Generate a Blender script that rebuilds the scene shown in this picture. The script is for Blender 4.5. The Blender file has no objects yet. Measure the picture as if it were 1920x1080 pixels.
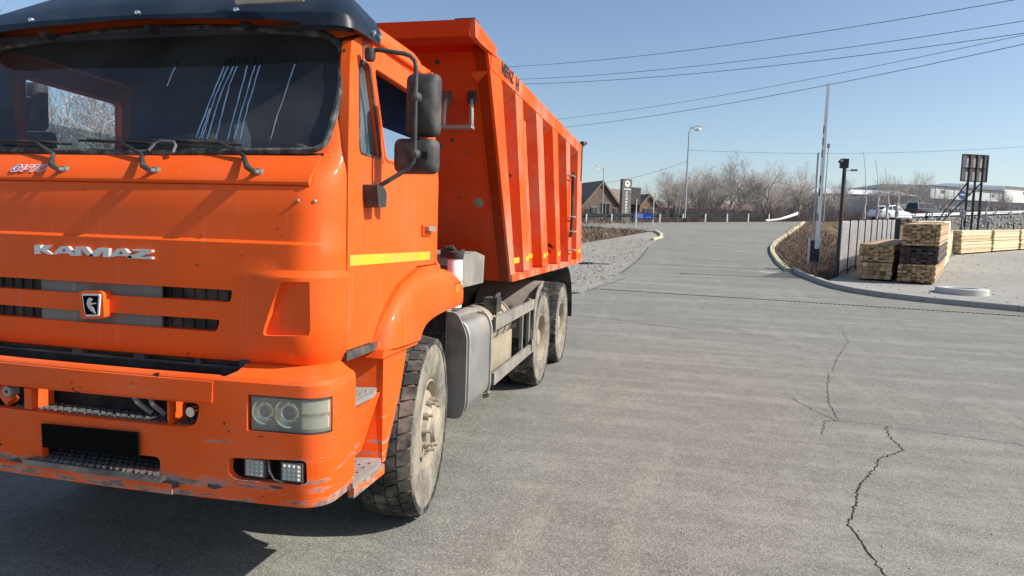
import bpy, bmesh, math, random
from mathutils import Matrix, Vector
from math import sin, cos, pi, radians, sqrt

# ------------------------------------------------------------------ camera, sky, sun, exposure
scn = bpy.context.scene
COL = scn.collection
CAMP = Vector((1.3647, -2.5586, 1.7378))
PITCH, ROLL, YAW, FPX = .0827, .0325, .2286, 1251.13
fw = Vector((-sin(YAW)*cos(PITCH), cos(YAW)*cos(PITCH), -sin(PITCH)))
r0 = Vector((cos(YAW), sin(YAW), 0)); u0 = r0.cross(fw)
rt = cos(ROLL)*r0 + sin(ROLL)*u0; up = -sin(ROLL)*r0 + cos(ROLL)*u0
cam = bpy.data.cameras.new('camera'); camo = bpy.data.objects.new('camera', cam); COL.objects.link(camo)
m = Matrix((rt, up, -fw)).transposed().to_4x4(); m.translation = CAMP
camo.matrix_world = m
cam.sensor_width = 36; cam.lens = FPX/1920*36; cam.clip_end = 3000; cam.clip_start = .05
scn.camera = camo
SUN_EL = radians(39); SUNH = Vector((cos(radians(2)), sin(radians(2))))         # horizontal direction towards the sun
w = bpy.data.worlds.new('World'); scn.world = w; w.use_nodes = True
nt = w.node_tree; nt.nodes.clear()
sky = nt.nodes.new('ShaderNodeTexSky'); sky.sky_type = 'NISHITA'; sky.sun_disc = False
sky.sun_elevation = SUN_EL; sky.sun_rotation = math.atan2(SUNH.x, SUNH.y)
sky.air_density = 1.0; sky.dust_density = 1.0; sky.ozone_density = 1.6; sky.altitude = 30
bg = nt.nodes.new('ShaderNodeBackground'); bg.inputs[1].default_value = .11
wo = nt.nodes.new('ShaderNodeOutputWorld')
nt.links.new(sky.outputs[0], bg.inputs[0]); nt.links.new(bg.outputs[0], wo.inputs[0])
sl = bpy.data.lights.new('sun', 'SUN'); sl.energy = 4.8; sl.angle = radians(.53); sl.color = (1, .955, .88)
so = bpy.data.objects.new('sun', sl); COL.objects.link(so)
sdir = Vector((SUNH.x*cos(SUN_EL), SUNH.y*cos(SUN_EL), sin(SUN_EL)))
so.rotation_euler = sdir.to_track_quat('Z', 'Y').to_euler(); so.location = (20, 10, 30)
scn.view_settings.view_transform = 'Standard'; scn.view_settings.look = 'None'
scn.view_settings.exposure = 0.45; scn.view_settings.gamma = 1.0; scn.view_settings.use_curve_mapping = False

# ------------------------------------------------------------------ materials
MATS = {}
def mat(name, col, rough=.55, metal=0., var=.12, vscale=3., dust=None, dscale=2.5, chips=0., chipcol=(.03,.022,.018), cscale=9.,
        bump=0., bscale=60., coat=0., streak=0., spec=.5, fine=0., fscale=150., scrape=None):
    """Procedural principled material: colour noise, dust patches, chipped spots, rain streaks, fine grain, bump."""
    if name in MATS: return MATS[name]
    m = bpy.data.materials.new(name); m.use_nodes = True; N = m.node_tree.nodes; L = m.node_tree.links
    b = N['Principled BSDF']; b.inputs['Roughness'].default_value = rough; b.inputs['Metallic'].default_value = metal
    b.inputs['Specular IOR Level'].default_value = spec
    if coat: b.inputs['Coat Weight'].default_value = coat; b.inputs['Coat Roughness'].default_value = .12
    geo = N.new('ShaderNodeNewGeometry'); P = geo.outputs['Position']
    def noise(scale, detail=4., rgh=.6, vec=None):
        n = N.new('ShaderNodeTexNoise'); n.inputs['Scale'].default_value = scale; n.inputs['Detail'].default_value = detail
        n.inputs['Roughness'].default_value = rgh; L.new(vec or P, n.inputs['Vector']); return n.outputs['Fac']
    def ramp(f, a, c):
        r = N.new('ShaderNodeMapRange'); r.inputs[1].default_value = a; r.inputs[2].default_value = c
        r.interpolation_type = 'SMOOTHSTEP'; L.new(f, r.inputs[0]); return r.outputs[0]
    def mul(f, k):
        q = N.new('ShaderNodeMath'); q.operation = 'MULTIPLY'; L.new(f, q.inputs[0]); 
        if isinstance(k, (int, float)): q.inputs[1].default_value = k
        else: L.new(k, q.inputs[1])
        return q.outputs[0]
    def mix(f, A, B):
        q = N.new('ShaderNodeMix'); q.data_type = 'RGBA'
        if isinstance(f, (int, float)): q.inputs[0].default_value = f
        else: L.new(f, q.inputs[0])
        for s, v in ((6, A), (7, B)):
            if isinstance(v, tuple): q.inputs[s].default_value = (*v[:3], 1)
            else: L.new(v, q.inputs[s])
        return q.outputs[2]
    c0 = tuple(max(0, x*(1-var)) for x in col); c1 = tuple(min(1, x*(1+var)) for x in col)
    c = mix(ramp(noise(vscale), .3, .7), c0, c1)
    if fine:
        c = mix(ramp(noise(fscale, 2.), .35, .65), c, tuple(x*(1-fine) for x in col))
    if dust:
        c = mix(mul(ramp(noise(dscale, 6., .65), .42, .68), dust[1]), c, dust[0])
    if streak:
        mp = N.new('ShaderNodeMapping'); mp.inputs['Scale'].default_value = (38, 38, 1.1); L.new(P, mp.inputs[0])
        c = mix(mul(ramp(noise(1., 3., .5, mp.outputs[0]), .6, .78), streak), c, (.55, .5, .45))
    if chips:
        big = ramp(noise(1.3, 2.), .5, .62)
        c = mix(mul(ramp(noise(cscale, 5., .62), .70-chips*.06, .715-chips*.06), big), c, chipcol)
    if scrape:                      # bare scraped metal, denser below a given height
        sp = N.new('ShaderNodeSeparateXYZ'); L.new(P, sp.inputs[0])
        zf = N.new('ShaderNodeMapRange'); zf.inputs[1].default_value = scrape[0]; zf.inputs[2].default_value = scrape[1]; zf.inputs[3].default_value = scrape[2]; zf.inputs[4].default_value = 0.; L.new(sp.outputs[2], zf.inputs[0])
        mp = N.new('ShaderNodeMapping'); mp.inputs['Scale'].default_value = (3.2, 3.2, 24); L.new(P, mp.inputs[0])
        ad = N.new('ShaderNodeMath'); ad.operation = 'ADD'; L.new(noise(1., 8., .68, mp.outputs[0]), ad.inputs[0]); L.new(zf.outputs[0], ad.inputs[1])
        c = mix(ramp(ad.outputs[0], .655, .675), c, mix(ramp(noise(16., 3.), .4, .62), (.035,.033,.034), (.24,.22,.20)))
        c = mix(mul(ramp(ad.outputs[0], .60, .67), .35), c, (.45,.33,.27))
    L.new(c, b.inputs['Base Color'])
    if dust:
        rr = N.new('ShaderNodeMapRange'); rr.inputs[3].default_value = rough; rr.inputs[4].default_value = min(.95, rough+.3)
        L.new(noise(dscale, 6., .65), rr.inputs[0]); L.new(rr.outputs[0], b.inputs['Roughness'])
    if bump:
        bn = N.new('ShaderNodeBump'); bn.inputs['Strength'].default_value = bump; bn.inputs['Distance'].default_value = .01
        L.new(noise(bscale, 4.), bn.inputs['Height']); L.new(bn.outputs[0], b.inputs['Normal'])
    MATS[name] = m; return m

def glassmat(name, tint, ior=1.45, rough=0., milky=0., milkcol=(.6,.6,.55)):
    """See-through pane: tinted transparency plus a fresnel mirror layer and an optional film of dirt."""
    if name in MATS: return MATS[name]
    m = bpy.data.materials.new(name); m.use_nodes = True; N = m.node_tree.nodes; L = m.node_tree.links
    N.remove(N['Principled BSDF']); out = N['Material Output']
    t = N.new('ShaderNodeBsdfTransparent'); t.inputs[0].default_value = (*tint, 1)
    g = N.new('ShaderNodeBsdfGlossy'); g.inputs['Roughness'].default_value = rough
    fr = N.new('ShaderNodeFresnel'); fr.inputs[0].default_value = ior
    base = t.outputs[0]
    if milky:
        d = N.new('ShaderNodeBsdfDiffuse'); d.inputs[0].default_value = (*milkcol, 1)
        mm = N.new('ShaderNodeMixShader'); geo = N.new('ShaderNodeNewGeometry')
        n = N.new('ShaderNodeTexNoise'); n.inputs['Scale'].default_value = 3.; n.inputs['Detail'].default_value = 6
        L.new(geo.outputs['Position'], n.inputs['Vector'])
        r = N.new('ShaderNodeMapRange'); r.inputs[1].default_value = .25; r.inputs[2].default_value = .8
        r.inputs[3].default_value = milky*.4; r.inputs[4].default_value = milky*1.6; L.new(n.outputs[0], r.inputs[0])
        L.new(r.outputs[0], mm.inputs[0]); L.new(base, mm.inputs[1]); L.new(d.outputs[0], mm.inputs[2]); base = mm.outputs[0]
    x = N.new('ShaderNodeMixShader'); L.new(fr.outputs[0], x.inputs[0]); L.new(base, x.inputs[1]); L.new(g.outputs[0], x.inputs[2])
    L.new(x.outputs[0], out.inputs[0]); MATS[name] = m; return m

DUSTC = (.36, .30, .23)
ORANGE = mat('orange_paint', (.84, .104, .008), rough=.42, var=.07, vscale=1.2, dust=(DUSTC, .07), dscale=1.7, chips=.5, cscale=17., coat=.06, streak=.10, spec=.22, bump=.04, bscale=2.2)
ORANGEW = mat('orange_paint_worn', (.82, .100, .008), rough=.48, var=.08, vscale=2., dust=(DUSTC, .12), dscale=2.2, chips=.9, cscale=11., coat=.03, spec=.22, bump=.05, bscale=3., scrape=(.52,.76,.16))
BODYO = mat('body_paint_shaded', (.60, .052, .005), rough=.62, var=.12, vscale=1.3, dust=(DUSTC, .08), dscale=1.1, chips=.9, cscale=5., streak=.08, spec=.15, bump=.09, bscale=1.4)  # darker copy of the body paint: front wall's shade put into the colour
BODYS = mat('body_paint_dusty_lit', (.70, .088, .014), rough=.66, var=.12, vscale=1.3, dust=((.45,.36,.28), .42), dscale=1.0, chips=.9, cscale=5., streak=.16, spec=.15, bump=.09, bscale=1.4)  # same paint with road dust, base lightened for the sunlit sides
SILL = mat('body_paint_dirty', (.62, .075, .015), rough=.8, var=.15, vscale=2., dust=((.40,.31,.22), .9), dscale=2.4, spec=.15)
BLACKP = mat('black_plastic', (.022, .022, .024), rough=.5, var=.2, dust=(DUSTC, .22), dscale=6.)
MIRB = mat('mirror_plastic', (.032, .032, .034), rough=.55, var=.15, dust=(DUSTC, .2), dscale=8., bump=.1, bscale=300.)
RUBBER = mat('seal_rubber', (.03, .03, .032), rough=.7, dust=((.4,.38,.35), .35), dscale=14.)
TYRE = mat('tyre_rubber', (.042, .041, .04), rough=.85, var=.25, vscale=9., dust=((.24,.21,.17), .75), dscale=6., bump=.25, bscale=90., spec=.2)
SIDEW = mat('tyre_dusty', (.17, .155, .13), rough=.9, var=.3, vscale=14., dust=((.33,.29,.22), .75), dscale=5., bump=.2, bscale=120., spec=.2)
RIM = mat('rim_paint', (.33, .285, .215), rough=.65, var=.2, vscale=7., dust=((.34,.27,.17), .7), dscale=5., chips=.6, chipcol=(.1,.07,.05))
STEEL = mat('bare_steel', (.34, .32, .29), rough=.5, metal=.6, var=.2, dust=(DUSTC, .4), dscale=9.)
ALU = mat('tank_aluminium', (.30, .30, .29), rough=.42, metal=.6, var=.12, vscale=2., dust=((.42,.37,.28), .75), dscale=2.6)
GREYD = mat('dusty_grey_metal', (.20, .185, .165), rough=.75, var=.25, vscale=4., dust=((.33,.28,.22), .7), dscale=3.5, streak=.15)
TAN = mat('tan_dusty_metal', (.30, .25, .175), rough=.7, var=.2, vscale=5., dust=((.30,.25,.18), .6), dscale=4.)
CHASSIS = mat('chassis_black', (.03, .028, .026), rough=.8, var=.3, dust=((.2,.17,.13), .6), dscale=4.)
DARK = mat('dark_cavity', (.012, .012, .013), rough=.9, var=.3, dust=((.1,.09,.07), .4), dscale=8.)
VISOR = mat('visor_plastic', (.012, .018, .030), rough=.2, var=.2, vscale=4., dust=((.05,.06,.08), .35), dscale=3., spec=.15)
WHITE = mat('white_paint', (.78, .78, .76), rough=.45, var=.06)
CHROME = mat('chrome', (.75, .74, .7), rough=.12, metal=1., var=.05)
LETTER = mat('letter_metal', (.66, .66, .66), rough=.35, metal=.35, var=.05)
YREFL = mat('yellow_reflector', (.85, .42, .02), rough=.35, var=.08, dust=(DUSTC, .2), dscale=8.)
NAVY = mat('cab_trim', (.05, .055, .08), rough=.85, var=.25)
GRILLEG = mat('grille_grey', (.17, .155, .14), rough=.6, var=.2, dust=((.28,.26,.23), .6), streak=.35)
TREADP = mat('tread_plate', (.30, .29, .27), rough=.6, metal=.3, var=.25, dust=((.25,.22,.18), .6), dscale=12.)
PLATE = mat('plate_black', (.004, .004, .004), rough=.8, var=0., spec=.05)
WSGLASS = glassmat('windscreen_glass', (.66, .72, .76), milky=.06, milkcol=(.5,.5,.48))
SIDEGLASS = glassmat('side_glass', (.62, .70, .70), ior=1.6, milky=.30, milkcol=(.35,.42,.45))
LAMPGLASS = glassmat('lamp_cover', (.97, .96, .9), milky=.23, milkcol=(.88,.85,.72), rough=.03)

# ------------------------------------------------------------------ mesh builder
def wloc(o):
    v = Vector((0, 0, 0))
    while o is not None: v += o.location; o = o.parent
    return v
class B:
    def __init__(s): s.v = []; s.f = []
    def add(s, vs, fs):
        k = len(s.v); s.v += [tuple(q) for q in vs]; s.f += [tuple(i+k for i in f) for f in fs]; return s
    def box(s, x0, x1, y0, y1, z0, z1):
        return s.add([(x0,y0,z0),(x1,y0,z0),(x1,y1,z0),(x0,y1,z0),(x0,y0,z1),(x1,y0,z1),(x1,y1,z1),(x0,y1,z1)],
                     [(3,2,1,0),(4,5,6,7),(0,1,5,4),(1,2,6,5),(2,3,7,6),(3,0,4,7)])
    def obox(s, c, ax, ay, az):        # oriented box: centre and three half vectors
        c = Vector(c); ax = Vector(ax); ay = Vector(ay); az = Vector(az)
        return s.add([c-ax-ay-az, c+ax-ay-az, c+ax+ay-az, c-ax+ay-az, c-ax-ay+az, c+ax-ay+az, c+ax+ay+az, c-ax+ay+az],
                     [(3,2,1,0),(4,5,6,7),(0,1,5,4),(1,2,6,5),(2,3,7,6),(3,0,4,7)])
    def prism(s, poly, axis, a, b):    # polygon in the two other axes (x,z)/(y,z)/(x,y), extruded along axis
        def P(q, t): return {0: (t, q[0], q[1]), 1: (q[0], t, q[1]), 2: (q[0], q[1], t)}[axis]
        n = len(poly); vs = [P(q, a) for q in poly] + [P(q, b) for q in poly]
        fs = [tuple(range(n)), tuple(range(2*n-1, n-1, -1))] + [(i, i+n, (i+1) % n+n, (i+1) % n) for i in range(n)]
        return s.add(vs, fs)
    def tube(s, pts, r, n=8, cap=True):
        pts = [Vector(q) for q in pts]; rs = r if isinstance(r, (list, tuple)) else [r]*len(pts); rings = []
        prev = None
        for i, q in enumerate(pts):
            d = (pts[min(i+1, len(pts)-1)] - pts[max(i-1, 0)])
            d = d.normalized() if d.length > 1e-9 else Vector((0, 0, 1))
            if prev is None:
                a = d.orthogonal().normalized()
            else:
                a = prev - d*prev.dot(d); a = a.normalized() if a.length > 1e-6 else d.orthogonal().normalized()
            prev = a; b2 = d.cross(a)
            rings.append([q + rs[i]*(cos(2*pi*k/n)*a + sin(2*pi*k/n)*b2) for k in range(n)])
        return s.loft(rings, cap)
    def loft(s, rings, cap=True, closed=True):
        n = len(rings[0]); vs = [q for r in rings for q in r]; fs = []
        for i in range(len(rings)-1):
            for k in range(n if closed else n-1):
                fs.append((i*n+k, i*n+(k+1) % n, (i+1)*n+(k+1) % n, (i+1)*n+k))
        if cap: fs += [tuple(range(n-1, -1, -1)), tuple(range((len(rings)-1)*n, len(rings)*n))]
        return s.add(vs, fs)
    def lathe(s, prof, c, axis=0, n=48, close=False):   # prof: (radius, offset along axis)
        rings = []
        for r, o in prof:
            ring = []
            for k in range(n):
                a = 2*pi*k/n; u, v = r*cos(a), r*sin(a)
                ring.append({0: (c[0]+o, c[1]+u, c[2]+v), 1: (c[0]-u, c[1]+o, c[2]+v), 2: (c[0]+u, c[1]+v, c[2]+o)}[axis])
            rings.append(ring)
        if close: rings.append(rings[0])
        return s.loft(rings, cap=False)
    def cyl(s, c, r, h0, h1, axis=2, n=20):
        return s.lathe([(1e-4, h0), (r, h0), (r, h1), (1e-4, h1)], c, axis, n)
    def bm(s, off=Vector((0,0,0))):
        b = bmesh.new(); vs = [b.verts.new(Vector(q)-off) for q in s.v]
        for f in s.f:
            if len(set(f)) < 3: continue
            try: b.faces.new([vs[i] for i in f])
            except ValueError: pass
        return b
    def build(s, name, mt, parent=None, smooth=40, bevel=0., seg=2, loc=None, fix=True, xf=None, weld=False):
        if xf: s.v = [tuple(xf(*q)) for q in s.v]
        o = bpy.data.objects.new(name, None) if False else None
        off = wloc(parent) if parent else Vector((0, 0, 0))
        if loc is not None: off = Vector(loc)
        b = s.bm(off)
        if weld: bmesh.ops.remove_doubles(b, verts=b.verts, dist=1e-5)
        if bevel:
            ed = [e for e in b.edges if len(e.link_faces) == 2 and e.calc_face_angle(0) > radians(30)]
            bmesh.ops.bevel(b, geom=ed, offset=bevel, segments=seg, profile=.6, affect='EDGES', clamp_overlap=True)
        if fix: bmesh.ops.recalc_face_normals(b, faces=b.faces)
        me = bpy.data.meshes.new(name); b.to_mesh(me); b.free()
        return link(name, me, mt, parent, smooth, (Vector(loc) - (wloc(parent) if parent else Vector((0,0,0)))) if loc is not None else None)
def link(name, me, mt, parent=None, smooth=40, loc=None):
    if smooth:
        me.shade_smooth(); me.set_sharp_from_angle(angle=radians(smooth))
    for q in (mt if isinstance(mt, (list, tuple)) else [mt]): me.materials.append(q)
    o = bpy.data.objects.new(name, me); COL.objects.link(o)
    if parent: o.parent = parent
    if loc is not None: o.location = loc
    return o
def thing(name, label, cat, loc=(0,0,0), group=None):
    o = bpy.data.objects.new(name, None); COL.objects.link(o); o.location = loc; o.empty_display_size = .2
    return tag(o, label, cat, group)
def tag(o, label, cat, group=None):
    o['label'] = label; o['category'] = cat
    if group: o['group'] = group
    return o
def struct(o): o['kind'] = 'structure'; return o
def stuff(o): o['kind'] = 'stuff'; return o
def cut(o, cutters):
    """Boolean-subtract a list of builders (world coordinates) from a mesh object."""
    off = wloc(o); tmp = []
    for c in cutters:
        b = c.bm(off); bmesh.ops.recalc_face_normals(b, faces=b.faces)
        me = bpy.data.meshes.new('tmp'); b.to_mesh(me); b.free()
        t = bpy.data.objects.new('tmp', me); COL.objects.link(t); t.matrix_world = Matrix.Translation(off); tmp.append(t)
        md = o.modifiers.new('b', 'BOOLEAN'); md.operation = 'DIFFERENCE'; md.object = t; md.solver = 'EXACT'
    bpy.context.view_layer.update()
    dg = bpy.context.evaluated_depsgraph_get()
    me = bpy.data.meshes.new_from_object(o.evaluated_get(dg))
    o.modifiers.clear(); old = o.data; o.data = me; me.name = old.name; bpy.data.meshes.remove(old)
    me.shade_smooth(); me.set_sharp_from_angle(angle=radians(32))
    for t in tmp:
        q = t.data; bpy.data.objects.remove(t); bpy.data.meshes.remove(q)
    return o
def copy_tree(o, parent=None):
    c = o.copy(); COL.objects.link(c); c.parent = parent
    for ch in list(o.children): copy_tree(ch, c)
    return c
def lerp(a, b, t): return a+(b-a)*t
def interp(x, pts):
    if x <= pts[0][0]: return pts[0][1]
    for (a, u), (b, v) in zip(pts, pts[1:]):
        if x <= b: return u+(v-u)*(x-a)/(b-a) if b > a else v
    return pts[-1][1]
def rpoly(poly, r, n=5):
    """round the corners of a polygon"""
    out = []; k = len(poly)
    for i in range(k):
        p = Vector(poly[i]); a = Vector(poly[i-1]); c = Vector(poly[(i+1) % k])
        da = (a-p); dc = (c-p); rr = min(r if not isinstance(r, (list,tuple)) else r[i], da.length*.45, dc.length*.45)
        p0 = p+da.normalized()*rr; p1 = p+dc.normalized()*rr
        for j in range(n+1):
            t = j/n; q = p0*(1-t)**2 + p*2*t*(1-t) + p1*t*t; out.append((q.x, q.y))
    return out
def text_mesh(s, size, shear=0., ext=.0, bold=0.):
    cu = bpy.data.curves.new('t', 'FONT'); cu.body = s; cu.size = size; cu.shear = shear; cu.extrude = ext; cu.align_x = 'LEFT'; cu.offset = bold
    o = bpy.data.objects.new('t', cu); COL.objects.link(o); bpy.context.view_layer.update()
    me = bpy.data.meshes.new_from_object(o.evaluated_get(bpy.context.evaluated_depsgraph_get()))
    bpy.data.objects.remove(o); bpy.data.curves.remove(cu); return me

# ------------------------------------------------------------------ the dump truck
XC = -1.20
def mx(x): return 2*XC-x
T = thing('dump_truck', 'large orange tipper truck with tall ribbed dump body parked on the asphalt', 'truck', (XC, 3.2, 0))

def plan(z, lev, yend, bow=.03, nf=14, nc=9, bulge=None):
    """plan outline at height z: list of (x, y, nx, ny) from right rear round the front to left rear"""
    yf = interp(z, [(l[0], l[1]) for l in lev]); hw = interp(z, [(l[0], l[2]) for l in lev]); r = interp(z, [(l[0], l[3]) for l in lev])
    pts = []
    xk = hw-r; yk = yf+bow*(xk/hw)**2
    for i in range(nf):
        dx = xk*i/nf; pts.append((dx, yf+bow*(dx/hw)**2, -2*bow*dx/hw**2*-1*0, -1.))
    for i in range(nc+1):
        a = -pi/2 + pi/2*i/nc; pts.append((xk+r*cos(a), yk+r+r*sin(a), cos(a), sin(a)))
    for i in range(1, 7):
        pts.append((hw, lerp(yk+r, yend, i/6), 1., 0.))
    if bulge:
        pts = [(x+nx*bulge(x, z), y+ny*bulge(x, z), nx, ny) for x, y, nx, ny in pts]
    R = [(XC+x, y, nx, ny) for x, y, nx, ny in reversed(pts)]
    Lh = [(XC-x, y, -nx, ny) for x, y, nx, ny in pts[1:]]
    return R+Lh
def front_y(x, z, lev, bow=.03):
    yf = interp(z, [(l[0], l[1]) for l in lev]); hw = interp(z, [(l[0], l[2]) for l in lev]); r = interp(z, [(l[0], l[3]) for l in lev])
    dx = abs(x-XC); xk = hw-r; yk = yf+bow*(xk/hw)**2
    if dx <= xk: return yf+bow*(dx/hw)**2
    return yk+r-sqrt(max(0, r*r-min(dx-xk, r)**2))
def shell(zs, lev, yend, t, bow=.03, bulge=None, sel=None, off=0.):
    """closed solid of thickness t following the plan outline over heights zs; sel filters outline points by x range"""
    b = B(); O = []; I = []
    for z in zs:
        p = plan(z, lev, yend(z) if callable(yend) else yend, bow, bulge=bulge)
        if sel:
            q = []                      # clip to x range with interpolation
            for a, c in zip(p, p[1:]):
                for tt in (0., .25, .5, .75): q.append(tuple(lerp(a[i], c[i], tt) for i in range(4)))
            q.append(p[-1]); p = [s for s in q if sel[0] <= s[0] <= sel[1] and s[1] <= sel[2]]
        O.append([(x+nx*off, y+ny*off, z) for x, y, nx, ny in p]); I.append([(x+nx*(off-t), y+ny*(off-t), z) for x, y, nx, ny in p])
    if sel:
        n = min(len(o) for o in O); 
        def rs(r):                       # resample to n points
            return [tuple(lerp(r[min(int(k), len(r)-1)][i], r[min(int(k)+1, len(r)-1)][i], k-int(k)) for i in range(3)) for k in [j*(len(r)-1)/(n-1) for j in range(n)]]
        O = [rs(o) for o in O]; I = [rs(o) for o in I]
    n = len(O[0]); m_ = len(O); vs = [q for r in O for q in r]+[q for r in I for q in r]; k = n*m_; fs = []
    for i in range(m_-1):
        for j in range(n-1):
            fs.append((i*n+j, i*n+j+1, (i+1)*n+j+1, (i+1)*n+j)); fs.append((k+i*n+j+1, k+i*n+j, k+(i+1)*n+j, k+(i+1)*n+j+1))
        for j in (0, n-1): fs.append((i*n+j, (i+1)*n+j, k+(i+1)*n+j, k+i*n+j))
    for i in (0, m_-1):
        for j in range(n-1): fs.append((i*n+j, i*n+j+1, k+i*n+j+1, k+i*n+j))
    return b.add(vs, fs)

CAB = [(1.115,.05,1.09,.12),(1.13,.012,1.125,.14),(1.16,-.006,1.138,.16),(1.30,-.016,1.142,.17),(1.50,-.012,1.142,.17),(1.655,-.005,1.14,.17),
       (1.668,.008,1.14,.17),(1.90,.028,1.14,.16),(1.96,.06,1.14,.14),(2.035,.135,1.14,.11),(2.10,.17,1.135,.10),(2.72,.375,1.07,.11)]
def cab_bulge(x, z):
    k = min(max((abs(x)-.80)/.10, 0), 1); q = min(max((z-1.17)/.04, 0), 1)*min(max((1.545-z)/.03, 0), 1)
    return .022*k*k*(3-2*k)*q
ZS = [1.115,1.13,1.16,1.2,1.3,1.4,1.50,1.515,1.53,1.545,1.6,1.655,1.668,1.78,1.90,1.93,1.96,2.0,2.035,2.07,2.10,2.25,2.4,2.55,2.65,2.72]
cab = shell(ZS, CAB, 1.44, .05, bulge=cab_bulge).build('cab', ORANGE, T, smooth=35)
DOOR = [(.235,1.172),(.50,1.172),(.60,1.30),(.80,1.44),(1.10,1.525),(1.395,1.53),(1.395,2.05),(1.335,2.585),(1.30,2.625),(.46,2.65),(.36,2.60),(.325,2.50),(.225,2.05)]
def grow(poly, d):
    cx = sum(p[0] for p in poly)/len(poly); cy = sum(p[1] for p in poly)/len(poly)
    return [(x+math.copysign(d, x-cx), y+math.copysign(d, y-cy)) for x, y in poly]
WSO = [(-.155,2.075),(-.135,2.33),(-.165,2.575),(-.25,2.638),(-.80,2.69),(XC,2.70),(mx(-.80),2.69),(mx(-.25),2.638),(mx(-.165),2.575),(mx(-.135),2.33),(mx(-.155),2.075),(XC,2.055)]
WSO = rpoly(WSO, [.07,.1,.06,.1,.2,.2,.2,.1,.06,.1,.07,.2], 5)
cutters = [B().prism(grow(DOOR, .009), 0, -4, 1), B().prism(WSO, 1, -.5, .62),
           B().prism([(-.150,1.907),(-.150,2.062),(mx(-.150),2.062),(mx(-.150),1.907)], 1, -.4, .30),
           B().prism([(.60,.9),(1.75,.9),(1.75,1.40),(1.35,1.46),(1.0,1.44),(.78,1.36),(.62,1.2)], 0, -.45, .5),
           B().prism([(.60,.9),(1.75,.9),(1.75,1.40),(1.35,1.46),(1.0,1.44),(.78,1.36),(.62,1.2)], 0, mx(.5), mx(-.45))]
for z0, z1, xr, xb in ((1.393,1.447,-.485,-.497), (1.258,1.313,-.545,-.567)):       # the two long grille slots
    cutters.append(B().prism(rpoly([(xr,z1),(xb,z0),(mx(xb),z0),(mx(xr),z1)], .016, 4), 1, -.4, .2))
cut(cab, cutters)
for s in (0, 1):                                                                 # blind pocket in each lower corner
    P = [(-.245,1.497),(-.112,1.50),(-.110,1.268),(-.335,1.258)]
    P = [(mx(x), z) for x, z in P] if s else P
    cut(cab, [B().prism(rpoly(P, .02, 3), 1, -.4, .018)])
for s in (0, 1):                                     # pocket floor following the corner, set back
    xs = [-.36+.26*i/10 for i in range(11)]
    b = B(); rings = [[(mx(x) if s else x, front_y(x, z, CAB)+.030, z) for x in xs] for z in (1.25,1.3,1.35,1.4,1.45,1.51)]
    b.loft(rings, cap=False, closed=False).build('corner_pocket', ORANGE, cab)
# slot inserts
for z0, z1 in ((1.393,1.447), (1.258,1.313)):
    b = B(); f = lambda x: front_y(x, 1.36, CAB)
    xs = [-1.528+.668*i/8 for i in range(9)]
    b.loft([[(x, f(x)+.020, z0-.02), (x, f(x)+.020, z1+.02), (x, f(x)+.03, z1+.02), (x, f(x)+.03, z0-.02)] for x in xs]).build('grille_insert', GRILLEG, cab)
    b = B(); b.box(-2.0, -.42, .045, .06, z0-.03, z1+.03)
    for i in range(26): b.box(-1.98+i*.06, -1.975+i*.06, .036, .044, z0-.02, z1+.02)
    b.build('slot_mesh', BLACKP, cab)
# cowl below the windscreen
b = B(); xs = [mx(-.153)+i*(2*(XC+.153)*-1)/24 for i in range(25)]; prof = [(1.914,.030),(1.925,.026),(1.94,.032),(2.04,.128),(2.052,.150),(2.058,.20),(1.90,.20),(1.905,.045)]
b.loft([[(x, y+.03*((x-XC)/1.14)**2, z) for z, y in prof] for x in xs]); cowl = b.build('cowl', ORANGE, cab, smooth=35)
B().box(mx(-.32), -.32, .075, .12, 1.84, 1.925).build('cowl_gap', DARK, cab)
# windscreen, seal
b = B(); xs = [mx(-.10)+i*(2*(-.10-XC))/30 for i in range(31)]
zg = [2.04+.68*i/6 for i in range(7)]
b.loft([[(x, front_y(x, z, CAB)+.022, z) for x in xs] for z in zg], cap=False, closed=False).build('windscreen', WSGLASS, cab)
pts = [(x, front_y(x, z, CAB)+.004, z) for x, z in WSO]; pts.append(pts[0]); pts.append(pts[1])
B().tube(pts, .017, 8).build('windscreen_seal', RUBBER, cab)
DRIP = glassmat('dried_drip', (.9,.9,.9), milky=.42, milkcol=(.62,.6,.57))
for k, q in enumerate([[(-.745,2.535),(-.76,2.52),(-.80,2.32),(-.835,2.10)],[(-.735,2.535),(-.742,2.5),(-.775,2.35),(-.79,2.22),(-.80,2.08)],[(-.72,2.535),(-.715,2.5),(-.75,2.35),(-.765,2.2),(-.775,2.06)],[(-.70,2.535),(-.69,2.52),(-.715,2.4),(-.72,2.25),(-.727,2.06)],
        [(-.66,2.535),(-.64,2.5),(-.652,2.3),(-.665,2.07)],[(-.61,2.535),(-.60,2.5),(-.618,2.3),(-.63,2.07)],[(-.57,2.535),(-.575,2.5),(-.592,2.3),(-.60,2.06)],[(-.385,2.535),(-.40,2.45),(-.43,2.25),(-.445,2.08)],[(-1.02,2.535),(-1.04,2.48),(-1.06,2.38)],[(-.79,2.28),(-.805,2.16),(-.82,2.08)]]):
    b = B(); rd = random.Random(k); rings = []
    for (a, c) in zip(q, q[1:]):
        for i in range(6): t_ = i/6; x, z = lerp(a[0],c[0],t_)+rd.uniform(-.002,.002), lerp(a[1],c[1],t_); wd = rd.uniform(.0022,.0042); rings.append([(x-wd, front_y(x,z,CAB)+.0195, z), (x+wd, front_y(x,z,CAB)+.0195, z)])
    b.loft(rings, cap=False, closed=False).build('dried_drip', DRIP, cab, smooth=0, fix=False)
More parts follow.
